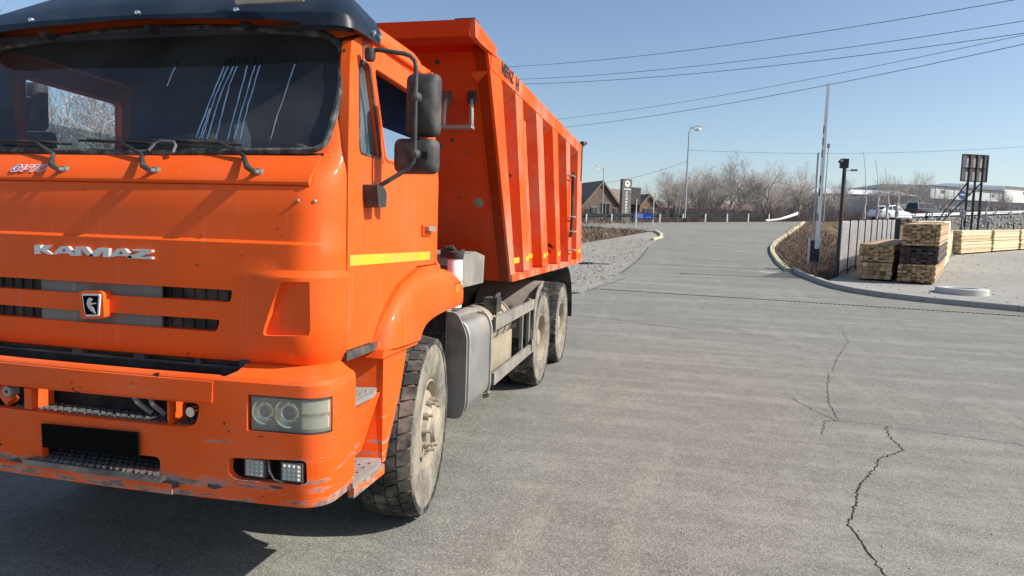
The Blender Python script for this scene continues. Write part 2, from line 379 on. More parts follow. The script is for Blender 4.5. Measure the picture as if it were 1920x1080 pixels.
# roof
rings = []
for z, ins in ((2.70,.0),(2.74,.012),(2.785,.045),(2.82,.10),(2.838,.19),(2.848,.33),(2.852,.55)):
    p = plan(min(z, 2.72), CAB, 1.30-ins*.4, .03); ring = []
    for x, y, nx, ny in p: ring.append((x-nx*ins, y-ny*ins*.75 if ny < 0 else y, z))
    n = 8
    xr, xl = ring[0][0], ring[-1][0]; yr = ring[0][1]
    for k in range(1, n): ring.append((lerp(xl, xr, k/n), yr+.10*(1-ins)*sin(pi*k/n)**.5, z))
    rings.append(ring)
B().loft(rings).build('roof', ORANGE, cab, smooth=50)
for s in (0, 1):        # rain gutter above the door
    X = (lambda x: mx(x)) if s else (lambda x: x)
    B().tube([(X(-.118), .40, 2.668), (X(-.112), .55, 2.672), (X(-.112), 1.30, 2.66), (X(-.12), 1.36, 2.62), (X(-.10), 1.40, 2.4)], .011, 6).build('rain_gutter', ORANGE, cab)
B().box(mx(-.10), -.10, 1.385, 1.435, 1.18, 2.70).build('back_wall', ORANGE, cab)
# doors, one per side
def side_x(z): return -.06+0. if z < 2.06 else -.06-.070*(z-2.06)/.62*.95
MAINW = [(.632,2.085),(.578,2.515),(.60,2.535),(1.24,2.515),(1.27,2.50),(1.31,2.085)]
VENTW = [(.345,2.085),(.418,2.50),(.445,2.535),(.535,2.535),(.585,2.085)]
for s in (0, 1):
    X = (lambda x: mx(x)) if s else (lambda x: x)
    sx = lambda x, y, z: (X(x+side_x(z)), y, z)
    d = B().prism(DOOR, 0, .002, -.045).build('door', ORANGE, cab, bevel=.006, fix=True)
    cut(d, [B().prism(rpoly(MAINW, .03, 3), 0, -1, 1), B().prism(rpoly(VENTW, .02, 3), 0, -1, 1)])
    d.data.transform(Matrix.Translation(wloc(d)))
    for v in d.data.vertices: v.co = Vector(sx(*v.co))-wloc(d)
    if s: d.data.flip_normals()
    b = B(); b.loft([[(X(side_x(z)-.022), y, z) for y in (.34,.59)] for z in (2.06,2.3,2.56)], cap=False, closed=False)
    b.build('vent_pane', SIDEGLASS, d)
    b = B(); top = 2.26 if not s else 2.30
    b.loft([[(X(side_x(z)-.030), y, z) for y in (.56,1.33)] for z in (2.05,top)], cap=False, closed=False); b.build('side_pane', SIDEGLASS, d)
    for W, r in ((MAINW, .009), (VENTW, .006)):
        q = rpoly(W, .03, 3); q = [(X(side_x(z)+.001), y, z) for y, z in q]; q += q[:2]
        B().tube(q, r, 6).build('window_seal', RUBBER if W is VENTW else ORANGE, d)
    B().tube([(X(side_x(2.08)-.004), .608, 2.07), (X(side_x(2.54)-.004), .557, 2.545)], .016, 8).build('window_divider', ORANGE, d)
    # reflective stripe in two pieces, handle, lower crease
    for y0, y1 in ((.250,.775), (.778,1.305)):
        B().prism([(y0,1.561-.004*(y0-.25)),(y1,1.561-.004*(y1-.25)),(y1,1.611-.004*(y1-.25)),(y0,1.611-.004*(y0-.25))], 0, X(-.0575), X(-.0555)).build('reflective_stripe', YREFL, d, smooth=0)
    b = B(); b.box(min(X(-.057),X(-.045)), max(X(-.057),X(-.045)), 1.155, 1.30, 1.705, 1.765); b.build('handle_plate', ORANGE, d, bevel=.006)
    b = B(); b.box(min(X(-.045),X(-.015)), max(X(-.045),X(-.015)), 1.17, 1.29, 1.732, 1.758); b.build('door_handle', STEEL, d, bevel=.006)
    # mirrors: bracket, arm, two housings
    b = B(); b.prism(rpoly([(.375,1.945),(.46,1.935),(.49,1.91),(.485,1.84),(.40,1.835)], .012, 3), 0, X(-.057), X(.015)); br = b.build('mirror_bracket', MIRB, d, bevel=.008)
    arm = [(X(-.055),.432,2.57),(X(-.02),.436,2.578),(X(.10),.47,2.565),(X(.128),.478,2.556),(X(.148),.486,2.535),(X(.153),.49,2.50),(X(.153),.492,2.10),(X(.150),.492,2.065),(X(.13),.488,2.035),(X(.09),.476,2.005),(X(.0),.452,1.945),(X(-.01),.45,1.93)]
    my, mz, mo = (.40, .10, -.06) if s else (0., 0., 0.)
    if s: arm = [(x+(mo if i in range(2,11) else 0), y+(my if 1 < i < 11 else 0), z+(mz if 1 < i < 9 else 0)) for i, (x, y, z) in enumerate(arm)]
    B().tube(arm, .0115, 10).build('mirror_arm', MIRB, d)
    B().lathe([(.001,.0),(.02,.005),(.026,.02),(.026,.06)], (X(-.056),.43,2.52), 2, 12).build('arm_pivot', MIRB, d)
    for (x0, x1, z0, z1, yy, nm) in ((.082,.250,2.19,2.495,.512,'mirror'), (.022,.247,2.01,2.183,.512,'wide_angle_mirror')):
        z0 += mz; z1 += mz; yy += my
        q = rpoly([(x0,z0),(x1,z0),(x1,z1),(x0,z1)], .042, 5); q = [(X(a)+mo, c) for a, c in q]
        cx = sum(a for a, c in q)/len(q); cz = sum(c for a, c in q)/len(q)
        rings = [[(cx+(a-cx)*k, yy+dy, cz+(c-cz)*k) for a, c in q] for k, dy in ((.05,-.004),(.6,.0),(.86,.012),(.96,.03),(1.0,.06),(1.0,.075),(.97,.08))]
        h = B().loft(rings).build(nm, MIRB, d, smooth=50)
        B().loft([[(cx+(a-cx)*k, yy+.0815, cz+(c-cz)*k) for a, c in q] for k in (.02,.93)], cap=False).build('mirror_glass', CHROME, d)
        B().lathe([(.001,-.040),(.017,-.036),(.025,-.018),(.03,.002)], (X(.150)+mo, yy, lerp(z0, z1, .58 if nm == 'mirror' else .5)), 1, 16).build('mirror_clamp', MIRB, d)
        if nm != 'mirror':
            B().box(X(.20)+mo-.014, X(.20)+mo+.014, yy-.006, yy+.004, cz-.016, cz+.016).build('mirror_drain', DARK, d)
# sun visor
VIS = [(2.64,.165,1.125,.10),(2.70,.175,1.115,.11),(2.78,.25,1.06,.12),(2.86,.36,.98,.14),(2.96,.50,.88,.14)]
vs_ = shell([2.64,2.67,2.70,2.74,2.78,2.82,2.86,2.91,2.96], VIS, lambda z: interp(z, [(2.64,.58),(2.75,.66),(2.92,.62)]), .008, bow=.10).build('sun_visor', VISOR, cab, smooth=45)
arch = [(mx(-.30), 2.5), (mx(-.30), 2.652), (mx(-.5), 2.668), (XC, 2.682), (-.5, 2.668), (-.30, 2.652), (-.30, 2.5)]
cut(vs_, [B().prism(arch, 1, -.5, .5)])
for x in (-.62, -1.13, mx(-.62)):
    y = front_y(x, 2.715, VIS, .10)
    B().lathe([(.001,-.012),(.010,-.010),(.013,0)], (x, y, 2.715), 1, 12).build('visor_bolt', CHROME, vs_)
    B().prism([(x-.022,2.68),(x+.022,2.68),(x+.008,2.645),(x-.008,2.645)], 1, y+.05, y+.12).build('visor_stay', BLACKP, vs_)
for y in (.49, .56):
    B().lathe([(.001,.010),(.010,.008),(.013,0)], (-.066, y, 2.675), 0, 12).build('visor_bolt', CHROME, vs_)
B().prism(rpoly([(-.62,2.735),(-.27,2.735),(-.29,2.79),(-.60,2.81)], .015, 3), 1, .20, .215).build('visor_sticker', mat('sticker', (.45,.38,.26), var=.2), vs_)
# wipers
def wsp(x, z, o=-.012): return (x, front_y(x, z, CAB)+o, z)
for px, ax, az, b0, b1 in ((-.405,-.66,2.108,-1.04,-.56), (-.925,-1.20,2.108,-1.46,-.98), (-1.43,-1.70,2.108,-1.99,-1.50)):
    py = .03+.03*((px-XC)/1.14)**2
    B().lathe([(.001,-.045),(.010,-.043),(.012,-.02),(.019,-.015),(.021,.012)], (px, py+.03, 1.965), 1, 14).build('wiper_pivot', mat('pivot_steel', (.2,.19,.17), rough=.5, metal=.4), cab)
    q = [(px, py-.012, 1.965), (lerp(px,ax,.12), py-.016, 1.985), (lerp(px,ax,.45), front_y(px,2.05,CAB)-.035, 2.045), (ax, wsp(ax,az,-.03)[1], az)]
    wp = B().tube(q, [.013,.014,.010,.007], 8).build('wiper_arm', BLACKP, cab)
    b = B(); n = 9
    b.tube([wsp(lerp(b0,b1,i/n), lerp(2.118,2.098,i/n), -.008) for i in range(n+1)], .006, 6)
    b.tube([wsp(lerp(b0,b1,.12+.76*i/n), lerp(2.118,2.098,.12+.76*i/n)+.004, -.022-.01*sin(pi*i/n)) for i in range(n+1)], .005, 6); b.build('wiper_blade', BLACKP, wp)
B().tube([wsp(-1.02,2.065,-.03), wsp(-1.0,2.10,-.03), wsp(-.97,2.112,-.03), wsp(-.90,2.108,-.03), wsp(-.885,2.09,-.03), wsp(-.885,2.055,-.03)], .007, 8).build('grab_handle', mat('grey_plastic', (.13,.135,.14)), cab)
# badge, lettering
LET = {'K':[(-1.526,1.609),(-1.491,1.609),(-1.492,1.594),(-1.465,1.609),(-1.431,1.609),(-1.463,1.59),(-1.428,1.568),(-1.454,1.567),(-1.493,1.585),(-1.495,1.567),(-1.529,1.566)],
'A1':[(-1.424,1.568),(-1.377,1.608),(-1.356,1.609),(-1.358,1.6),(-1.372,1.583),(-1.39,1.574),(-1.398,1.569)],'A2':[(-1.356,1.609),(-1.336,1.609),(-1.292,1.566),(-1.323,1.566),(-1.332,1.576),(-1.346,1.585),(-1.358,1.6)],
'A3':[(-1.372,1.583),(-1.346,1.585),(-1.332,1.576),(-1.39,1.574)],'M1':[(-1.298,1.567),(-1.297,1.609),(-1.263,1.609),(-1.265,1.567)],'M2':[(-1.263,1.609),(-1.235,1.609),(-1.194,1.567),(-1.224,1.567),(-1.264,1.599)],
'M3':[(-1.224,1.567),(-1.169,1.608),(-1.142,1.608),(-1.142,1.594),(-1.172,1.568)],'M4':[(-1.142,1.608),(-1.11,1.608),(-1.112,1.567),(-1.143,1.566)],
'Z':[(-.983,1.609),(-.882,1.609),(-.883,1.598),(-.94,1.577),(-.882,1.578),(-.882,1.567),(-1.013,1.568),(-1.011,1.575),(-.939,1.599),(-.983,1.6)]}
for k, dx in (('K',('K',)), ('A',('A1','A2','A3')), ('M',('M1','M2','M3','M4'))):
    b = B()
    for q in dx: b.prism(LET[q], 1, -.024, -.002)
    b.build('letter', LETTER, cab, smooth=0)
b = B()
for q in ('A1','A2','A3'): b.prism([(x+.312, z) for x, z in LET[q]], 1, -.024, -.002)
b.build('letter', LETTER, cab, smooth=0)
B().prism(LET['Z'], 1, -.024, -.002).build('letter', LETTER, cab, smooth=0)
B().prism(rpoly([(-1.262,1.398),(-1.247,1.407),(-1.137,1.413),(-1.121,1.402),(-1.117,1.303),(-1.125,1.288),(-1.236,1.28),(-1.246,1.289)], .01, 2), 1, -.050, .03).build('badge_block', ORANGE, cab, bevel=.008)
bd = B().prism([(-1.232,1.395),(-1.135,1.400),(-1.130,1.392),(-1.140,1.302),(-1.150,1.298),(-1.208,1.294),(-1.216,1.303)], 1, -.056, -.045).build('badge', WHITE, cab, smooth=0)
B().prism([(-1.223,1.388),(-1.140,1.392),(-1.147,1.307),(-1.210,1.303)], 1, -.0585, -.05).build('badge_field', PLATE, bd, smooth=0)
H = [(-1.181,1.38),(-1.168,1.38),(-1.159,1.371),(-1.17,1.365),(-1.169,1.358),(-1.142,1.36),(-1.142,1.356),(-1.162,1.351),(-1.168,1.344),(-1.157,1.339),(-1.146,1.311),(-1.153,1.313),(-1.17,1.322),(-1.184,1.335),(-1.192,1.351),(-1.189,1.368)]
B().prism([(x-.008, z) for x, z in H], 1, -.061, -.05).build('badge_horse', LETTER, bd, smooth=0)
for txt, x, mt in (('\u0421', -1.738, mat('sticker_blue', (.03,.04,.3))), ('\u0410\u0412\u0422\u041e', -1.700, mat('sticker_red', (.55,.08,.06)))):
    mw = text_mesh(txt, .058, .25, .0005, .0055); mw.transform(Matrix.Translation(Vector((x, .0412, 1.9562))-wloc(cab)) @ Matrix.Rotation(radians(46), 4, 'X')); link('sticker_outline', mw, WHITE, cab, 0)
    me = text_mesh(txt, .058, .25, .001, .0)
    me.transform(Matrix.Translation(Vector((x, .040, 1.957))-wloc(cab)) @ Matrix.Rotation(radians(46), 4, 'X'))
    link('cowl_sticker', me, mt, cab, 0)
for x in (-.200, -.135): B().lathe([(.001,-.008),(.007,-.006),(.009,.004)], (x, front_y(x,1.845,CAB), 1.845), 1, 10).build('panel_screw', STEEL, cab)
# interior
B().box(mx(-.12), -.12, .30, .62, 1.55, 1.98).build('dashboard', mat('dash_grey', (.10,.10,.11), rough=.8, var=.2), cab, bevel=.05, seg=3)
B().box(mx(-.12), -.12, .20, 1.385, 1.17, 1.21).build('cab_floor', NAVY, cab)
B().box(mx(-.13), -.13, 1.345, 1.38, 1.2, 2.66).build('cab_curtain', mat('curtain', (.05,.075,.17), rough=.9, var=.3), cab)
B().box(mx(-.14), -.14, .36, 1.345, 2.655, 2.685).build('headliner', NAVY, cab)
for x0 in (-.62, -1.45, -2.0):
    st = B().box(x0-.23, x0+.23, .80, 1.22, 1.45, 1.66).build('seat', NAVY, cab, bevel=.05)
    B().obox((x0, 1.24, 1.95), (.22,0,0), (0,.06,.01), (0,.06,.33)).build('seat_back', mat('seat_cloth', (.09,.03,.03)) if x0 == -.62 else NAVY, st, bevel=.05)
w_ = B(); pts = [(-.62+.23*cos(a), .72-.20*sin(a)*.45, 1.98+.23*sin(a)*.8) for a in [2*pi*i/28 for i in range(30)]]
w_.tube(pts, .014, 8); w_.tube([(-.62,.72,1.98),(-.62,.60,1.8)], .03, 8); w_.tube([(-.84,.72,1.98),(-.40,.72,1.98)], .012, 6); w_.build('steering_wheel', MIRB, cab)
B().lathe([(.001,-.003),(.022,-.003),(.03,.002),(.001,.004)], (-.86,.36,2.15), 1, 16).build('air_freshener', mat('freshener', (.5,.5,.2)), cab)
B().prism([(-.74,2.02),(-.66,2.02),(-.66,2.16),(-.69,2.24),(-.75,2.22)], 1, .38, .384).build('papers', WHITE, cab)

# ---- bumper
BMP = [(.535,-.104,1.185,.115),(.546,-.121,1.2,.12),(.62,-.126,1.204,.12),(.95,-.128,1.205,.12),(1.068,-.123,1.203,.12),(1.086,-.110,1.194,.115),(1.100,-.07,1.165,.11),(1.130,.015,1.125,.10)]
bump = shell([.535,.540,.546,.62,.75,.85,.95,1.03,1.068,1.078,1.086,1.094,1.100,1.115,1.130], BMP, .205, .035, bow=.05).build('bumper', ORANGEW, T, smooth=40)
def by(x, z): return front_y(x, z, BMP, .05)
def poly_y(poly, a=-.5, c=.06): return B().prism(poly, 1, a, c)
sl1 = [(-1.86,.955),(-.565,.962),(-.585,.868),(-.64,.850),(-1.80,.846)]
sl2 = [(-1.40,.700),(-.765,.705),(-.765,.632),(-1.40,.622)]
fog = [(-.432,.735),(-.078,.752),(-.074,.655),(-.10,.645),(-.40,.640),(-.435,.665)]
cut(bump, [poly_y(rpoly(sl1, .03, 3)), poly_y(rpoly(sl2, .03, 3)), poly_y(rpoly(fog, .02, 3)), poly_y([(mx(x), z) for x, z in rpoly(fog, .02, 3)]),
           B().box(-.345, .2, -.5, .0, .862, 1.018), B().box(mx(.2), mx(-.345), -.5, .0, .862, 1.018),
           B().prism([(-1.98,1.20),(-.43,1.20),(-.43,1.10),(-.47,1.078),(-1.94,1.078),(-1.98,1.10)], 1, -.5, .3),
           B().cyl((-.02,.22,.52), .085, -.4, .4, 0, 20), B().cyl((mx(-.02),.22,.52), .085, -.4, .4, 0, 20)])
shell([.966,.972,1.03,1.06,1.072,1.08], [(.966,-.110,1.205,.21),(.972,-.128,1.205,.21),(1.06,-.122,1.205,.21),(1.08,-.10,1.2,.2)], .2, .03, bow=.05, sel=(-1.92,-.49,1), off=.005).build('bumper_crossbar', ORANGEW, bump, smooth=40)
shell([.537,.543,.57,.592,.598], [(.537,-.10,1.19,.21),(.543,-.124,1.2,.21),(.592,-.128,1.2,.21),(.598,-.118,1.2,.21)], .2, .03, bow=.05, sel=(-1.80,-.70,1), off=.006).build('bumper_lip', ORANGEW, bump, smooth=40)
# recess behind the openings
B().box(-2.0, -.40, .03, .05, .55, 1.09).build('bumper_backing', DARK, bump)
def tread(b, x0, x1, y0, y1, z, nx, ny, h=.006):
    for i in range(nx):
        for j in range(ny):
            cx = lerp(x0, x1, (i+.5)/nx); cy = lerp(y0, y1, (j+.5)/ny); a = .38*(x1-x0)/nx; c = .12*(y1-y0)/ny+.003
            d = 1 if (i+j) % 2 else -1
            b.obox((cx, cy, z+h/2), (a*.7, d*a*.6, 0), (-d*c*.6, c, 0), (0, 0, h/2))
    return b
B().box(-1.62, -.62, -.105, .03, .822, .846).build('step_tread_plate', BLACKP, bump)
tread(B(), -1.60, -.64, -.10, .02, .846, 24, 3, .008).build('step_tread', mat('tread_dark', (.09,.09,.095), rough=.6, dust=(DUSTC,.3)), bump, smooth=0)
B().prism([(-.165,.606),(.03,.606),(.03,.628),(-.15,.628)], 0, -1.47, -.735).build('step_tread_plate', BLACKP, bump)
tread(B(), -1.44, -.76, -.150, .02, .628, 20, 4, .010).build('step_tread', mat('tread_dark', (.09,.09,.095)), bump, smooth=0)
B().tube([(-1.02,.0,.945),(-.96,-.03,.91),(-.90,-.01,.86)], .012, 8).build('tow_pin', STEEL, bump)
B().tube([(-.93,.0,.95),(-.88,-.03,.91),(-.83,-.01,.86)], .012, 8).build('tow_pin', STEEL, bump)
B().tube([(-1.06,.01,.94),(-.80,.015,.93),(-.78,.0,.90)], .006, 6).build('wire', MIRB, bump)
B().lathe([(.001,-.02),(.022,-.018),(.026,.0),(.03,.03)], (-.625,-.085,.915), 1, 14).build('tow_eye', CHROME, bump)
B().box(-.735, -.725, -.11, .0, .85, .955).build('slot_rib', ORANGEW, bump)
B().tube([(-1.66,-.06,.935),(-1.63,-.09,.90),(-1.60,-.09,.87)], .03, 8).build('tow_bracket', ORANGEW, bump)
B().box(-1.50,-1.46,-.118,0,.852,.95).build('slot_rib', ORANGEW, bump)
B().lathe([(.008,-.02),(.025,-.02),(.028,.02)], (-1.60,-.10,.925), 1, 14).build('tow_bolt', STEEL, bump)
B().box(-1.56, -1.51, -.06, .02, .86, .95).build('tow_socket', BLACKP, bump, bevel=.006)
pl = B().obox((-1.117, -.140, .752), (.260,0,.0055), (0,.004,0), (-.0012,0,.0545)).build('number_plate', PLATE, T, smooth=0)
# scuffs and bare patches along the bumper
SCUFF = [mat('scuff_dark', (.05,.05,.055), rough=.8, var=.4, vscale=30.), mat('scuff_grey', (.30,.29,.27), rough=.8, var=.3, vscale=30.), mat('scuff_rust', (.10,.05,.03), rough=.9, var=.4, vscale=30.)]
rdm = random.Random(5)
for x, z, w_, h_, k in ((-.72,.588,.060,.020,0),(-.50,.600,.045,.012,0),(-1.46,.572,.035,.025,1),(-1.55,.60,.05,.014,0),(-.45,.885,.007,.010,2),(-.43,.852,.007,.005,2),(-.28,.842,.014,.003,2),(-.21,.625,.03,.006,0)):
    n = 11; pts = [(x+w_*cos(2*pi*i/n)*rdm.uniform(.45,1.15), z+h_*sin(2*pi*i/n)*rdm.uniform(.45,1.15)) for i in range(n)]
    lip = -.008 if (z < .60 and -1.8 < x < -.68) else -.0015
    rings = [[(a, by(a, c)+lip-o, c) for a, c in pts] for o in (.0, .0008)]
    B().loft(rings).build('scuff', SCUFF[k], bump, smooth=0)
# headlights
for s in (0, 1):
    X = (lambda x: mx(x)) if s else (lambda x: x)
    q = [p for p in plan(.94, BMP, .205, .05)]; fine = []
    for a, c in zip(q, q[1:]):
        for tt in (0., .25, .5, .75): fine.append(tuple(lerp(a[i], c[i], tt) for i in range(4)))
    seg = [p for p in fine if -.340 <= p[0] and p[1] <= -.003]
    def strip(off, z0, z1): return [[(X(x+nx*off), y+ny*off, z) for x, y, nx, ny in seg] for z in (z0, z1)]
    hl = B().loft([[(X(x+nx*o), y+ny*o, z) for o, z in ((-.002,1.016),(-.10,1.016),(-.10,.864),(-.002,.864),(-.002,.870),(-.09,.870),(-.09,1.010),(-.002,1.010))] for x, y, nx, ny in seg]).build('headlight', BLACKP, T)
    B().loft(strip(-.075, .866, 1.014), cap=False, closed=False).build('reflector', mat('lamp_silver', (.66,.64,.55), rough=.28, metal=.55, var=.15, dust=((.4,.36,.26), .5), dscale=20.), hl)
    B().loft(strip(-.008, .870, 1.010), cap=False, closed=False).build('lamp_cover', LAMPGLASS, hl)
    for cx, r in ((-.282,.055), (-.172,.063)):
        y = by(cx, .94)
        b = B(); b.lathe([(r,.012),(r*.98,.006),(r*.86,.008),(r*.80,.035),(r*.55,.045),(r*.50,.020),(r*.45,.016)], (X(cx), y+.012, .942), 1, 28).build('lamp_ring', mat('lamp_chrome', (.9,.88,.8), rough=.12, metal=.9), hl)
        B().lathe([(.001,.012),(r*.2,.014),(r*.36,.020),(r*.47,.034)], (X(cx), y+.012, .942), 1, 24).build('lamp_lens', mat('lens_dark', (.10,.095,.09), rough=.1), hl)
    for z0, z1 in ((.876,.932), (.942,1.004)):
        sg = [p for p in seg if p[0] > -.105]
        B().loft([[(X(x+nx*o), y+ny*o, z) for o, z in ((-.03,z0),(-.016,z0+.006),(-.016,z1-.006),(-.03,z1))] for x, y, nx, ny in sg], cap=False, closed=False).build('signal_lens', mat('signal', (.80,.77,.64), rough=.25), hl)
    # work lamps in the lower opening
    for x0 in (-.318, -.142):
        wb = B().box(X(x0)-.050, X(x0)+.050, -.088, -.03, .655, .738).build('work_lamp', MIRB, T, bevel=.006)
        B().box(X(x0)-.043, X(x0)+.043, -.0905, -.085, .661, .732).build('lamp_lens', mat('led_lens', (.36,.35,.32), rough=.25, dust=(DUSTC,.4), dscale=30.), wb)
        b = B()
        for i in range(4):
            for j in range(4): b.lathe([(.001,-.006),(.005,-.004),(.008,.0)], (X(x0)-.033+.022*i, -.0905, .668+.018*j), 1, 10)
        b.build('led_row', mat('led', (.5,.49,.45), rough=.3), wb)
    B().box(min(X(-.44),X(-.05)), max(X(-.44),X(-.05)), .0, .02, .60, .80).build('lamp_recess', DARK, T)
    B().tube([(X(-.27),-.06,.73),(X(-.245),-.09,.69),(X(-.225),-.085,.655),(X(-.19),-.08,.645),(X(-.17),-.06,.63)], .004, 6).build('lamp_cable', mat('cable_grey', (.3,.27,.22)), T)
# black lower grille between hood and bumper
b = B().box(-2.02, -.38, .07, .10, 1.05, 1.20)
gr = b.build('lower_grille', BLACKP, T)
b = B(); b.box(-1.98, -.42, .035, .07, 1.086, 1.100); b.box(-1.98, -.42, .030, .07, 1.126, 1.140)
for x in (-1.9, -1.38, -1.35, -1.03, -1.0, -.70, -.46): b.box(x-.008, x+.02, .034, .07, 1.086, 1.14)
b.box(-.47, -.42, .02, .08, 1.10, 1.15); b.build('grille_bar', mat('grille_bar', (.05,.05,.055), rough=.6, dust=(DUSTC,.35)), gr, bevel=.003)
# ---- entry steps behind the bumper, one block per side
for s in (0, 1):
    X = (lambda x: mx(x)) if s else (lambda x: x)
    b = B()
    fin = [(.555,1.085),(.865,1.085),(.79,.88),(.70,.72),(.635,.62),(.60,.535),(.56,.535),(.555,.80)]
    b.prism(fin, 0, X(-.018), X(-.040))
    b.prism([(.195,.52),(.565,.52),(.565,1.10),(.195,1.10)], 0, X(-.30), X(-.27))
    for z0, z1, xo in ((.52,1.09,-.03),):
        b.add([(X(-.28),.50,z0),(X(-.03),.56,z0),(X(-.03),.575,z0),(X(-.28),.52,z0),(X(-.28),.50,z1),(X(-.03),.56,z1),(X(-.03),.575,z1),(X(-.28),.52,z1)],
              [(3,2,1,0),(4,5,6,7),(0,1,5,4),(1,2,6,5),(2,3,7,6),(3,0,4,7)])
    b.add([(X(-.10),.20,.60),(X(-.14),.53,.60),(X(-.12),.53,.60),(X(-.08),.20,.60),(X(-.075),.20,.905),(X(-.045),.55,.905),(X(-.03),.55,.905),(X(-.055),.20,.905)],
          [(3,2,1,0),(4,5,6,7),(0,1,5,4),(1,2,6,5),(2,3,7,6),(3,0,4,7)])
    b.box(min(X(-.06),X(-.015)), max(X(-.06),X(-.015)), .195, .235, .53, 1.05)
    sb = b.build('step_box', ORANGEW, T, bevel=.006, smooth=35)
    for z0, y1, xo in ((.905,.55,-.02), (.535,.57,.002)):
        st = B().prism([(X(-.27),.20),(X(xo-.004),.20),(X(xo),y1-.10),(X(xo-.03),y1),(X(-.27),y1-.06)], 2, z0, z0+.024).build('step_plate', TREADP, sb, bevel=.004)
        t = B(); tread(t, min(X(-.25),X(xo-.015)), max(X(-.25),X(xo-.015)), .21, y1-.09, z0+.024, 6, 8, .010); t.build('tread', TREADP, st, smooth=0)
    B().box(min(X(-.03),X(.0)), max(X(-.03),X(.0)), .21, .55, .485, .535).build('step_lip', ORANGEW, sb, bevel=.006)
    B().box(min(X(-.05),X(-.42)), max(X(-.05),X(-.42)), .22, .60, 1.125, 1.165).build('cab_sill', CHASSIS, T)
    # ---- front mudguard
    Co = [(.53,1.125),(.575,1.23),(.67,1.335),(.785,1.412),(.94,1.468),(1.09,1.497),(1.24,1.508),(1.42,1.507),(1.58,1.486),(1.70,1.448),(1.760,1.405)]
    Ci = [(1.00,1.115),(1.015,1.14),(1.04,1.165),(1.075,1.185),(1.13,1.203),(1.20,1.214),(1.28,1.223),(1.42,1.232),(1.55,1.236),(1.66,1.238),(1.760,1.24)]
    rings = []
    for (a, c), (d, e) in zip(Co, Ci):
        L_ = lambda t: (lerp(a, d, t), lerp(c, e, t))
        prof = [(-.42, 0.), (-.10, 0.), (-.055, .01), (-.02, .05), (.006, .13), (.017, .25), (.022, .5), (.020, .93), (.012, 1.0), (-.42, 1.0)]
        rings.append([(X(x), *L_(t)) for x, t in prof])
    fd = B().loft(rings).build('front_mudguard', ORANGE, T, smooth=50)
    B().prism([(.50,1.09),(.98,1.09),(.99,1.13),(.52,1.13)], 0, X(.0), X(-.40)).build('mudguard_base', ORANGEW, T, bevel=.01)
    B().prism([(1.585,1.335),(1.665,1.335),(1.665,1.385),(1.585,1.385)], 0, X(.024), X(.018)).build('side_marker', mat('marker_orange', (.6,.2,.02), rough=.25), fd)
    B().box(min(X(.024),X(.018)), max(X(.024),X(.018)), 1.56, 1.74, 1.395, 1.401).build('guard_groove', mat('groove', (.35,.05,.01)), fd)
    # dark wheel housing and flap behind the front wheel
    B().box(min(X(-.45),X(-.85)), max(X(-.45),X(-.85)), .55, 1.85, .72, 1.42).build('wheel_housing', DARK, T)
    fl = B().box(min(X(-.78),X(-.13)), max(X(-.78),X(-.13)), 1.86, 1.875, .46, 1.24).build('mud_flap', BLACKP, T)
    t = B()
    for i in range(7):
        for j in range(16): t.obox((X(-.34+i*.030), 1.857, .62+j*.026), (.010,0,.008), (0,.003,0), (-.004,0,.004))
    t.build('flap_tread', BLACKP, fl, smooth=0)

# ---- wheels
def tyre_b(R=.545, W=.31):
    h = W/2; b = B()
    prof = [(.262,-h*.70),(.275,-h*.84),(.32,-h*.97),(.40,-h*1.0),(.46,-h*.965),(R-.045,-h*.93),(R-.030,-h*.89),(R-.016,-h*.84),(R-.016,h*.84),(R-.030,h*.89),(R-.045,h*.93),(.46,h*.965),(.40,h*1.0),(.32,h*.97),(.275,h*.84),(.262,h*.70)]
    b.lathe(prof, (0,0,0), 0, 72); return b
def tread_b(R=.545, W=.31, n=38, seed=1):
    rnd = random.Random(seed); b = B(); h = W/2
    rows = [(-h*.965,-h*.50,0.),(-h*.45,-h*.02,.5),(h*.02,h*.45,0.),(h*.50,h*.965,.5)]
    for ri, (x0, x1, ph) in enumerate(rows):
        for k in range(n):
            a0 = 2*pi*(k+ph+.07)/n; a1 = 2*pi*(k+ph+.93)/n; sk = (.035 if ri in (0, 3) else .05)*(1 if ri < 2 else -1)
            jr = rnd.uniform(-.002, .002); ro = R+jr; edge = ri in (0, 3)
            def P(x, a, r): return (x, r*sin(a), -r*cos(a))
            xo0 = x0; xo1 = x1
            vs = []
            for x, da in ((xo0, 0), (xo1, sk)):
                dr = .014 if (edge and abs(x) > h*.9) else 0.
                for a in (a0+da, a1+da):
                    for r in (R-.05 if dr else R-.022, ro-dr): vs.append(P(x, a, r))
            b.add(vs, [(0,1,3,2),(4,6,7,5),(1,5,7,3),(0,2,6,4),(0,4,5,1),(2,3,7,6)])
    return b
TY = tyre_b(); TR = tread_b()
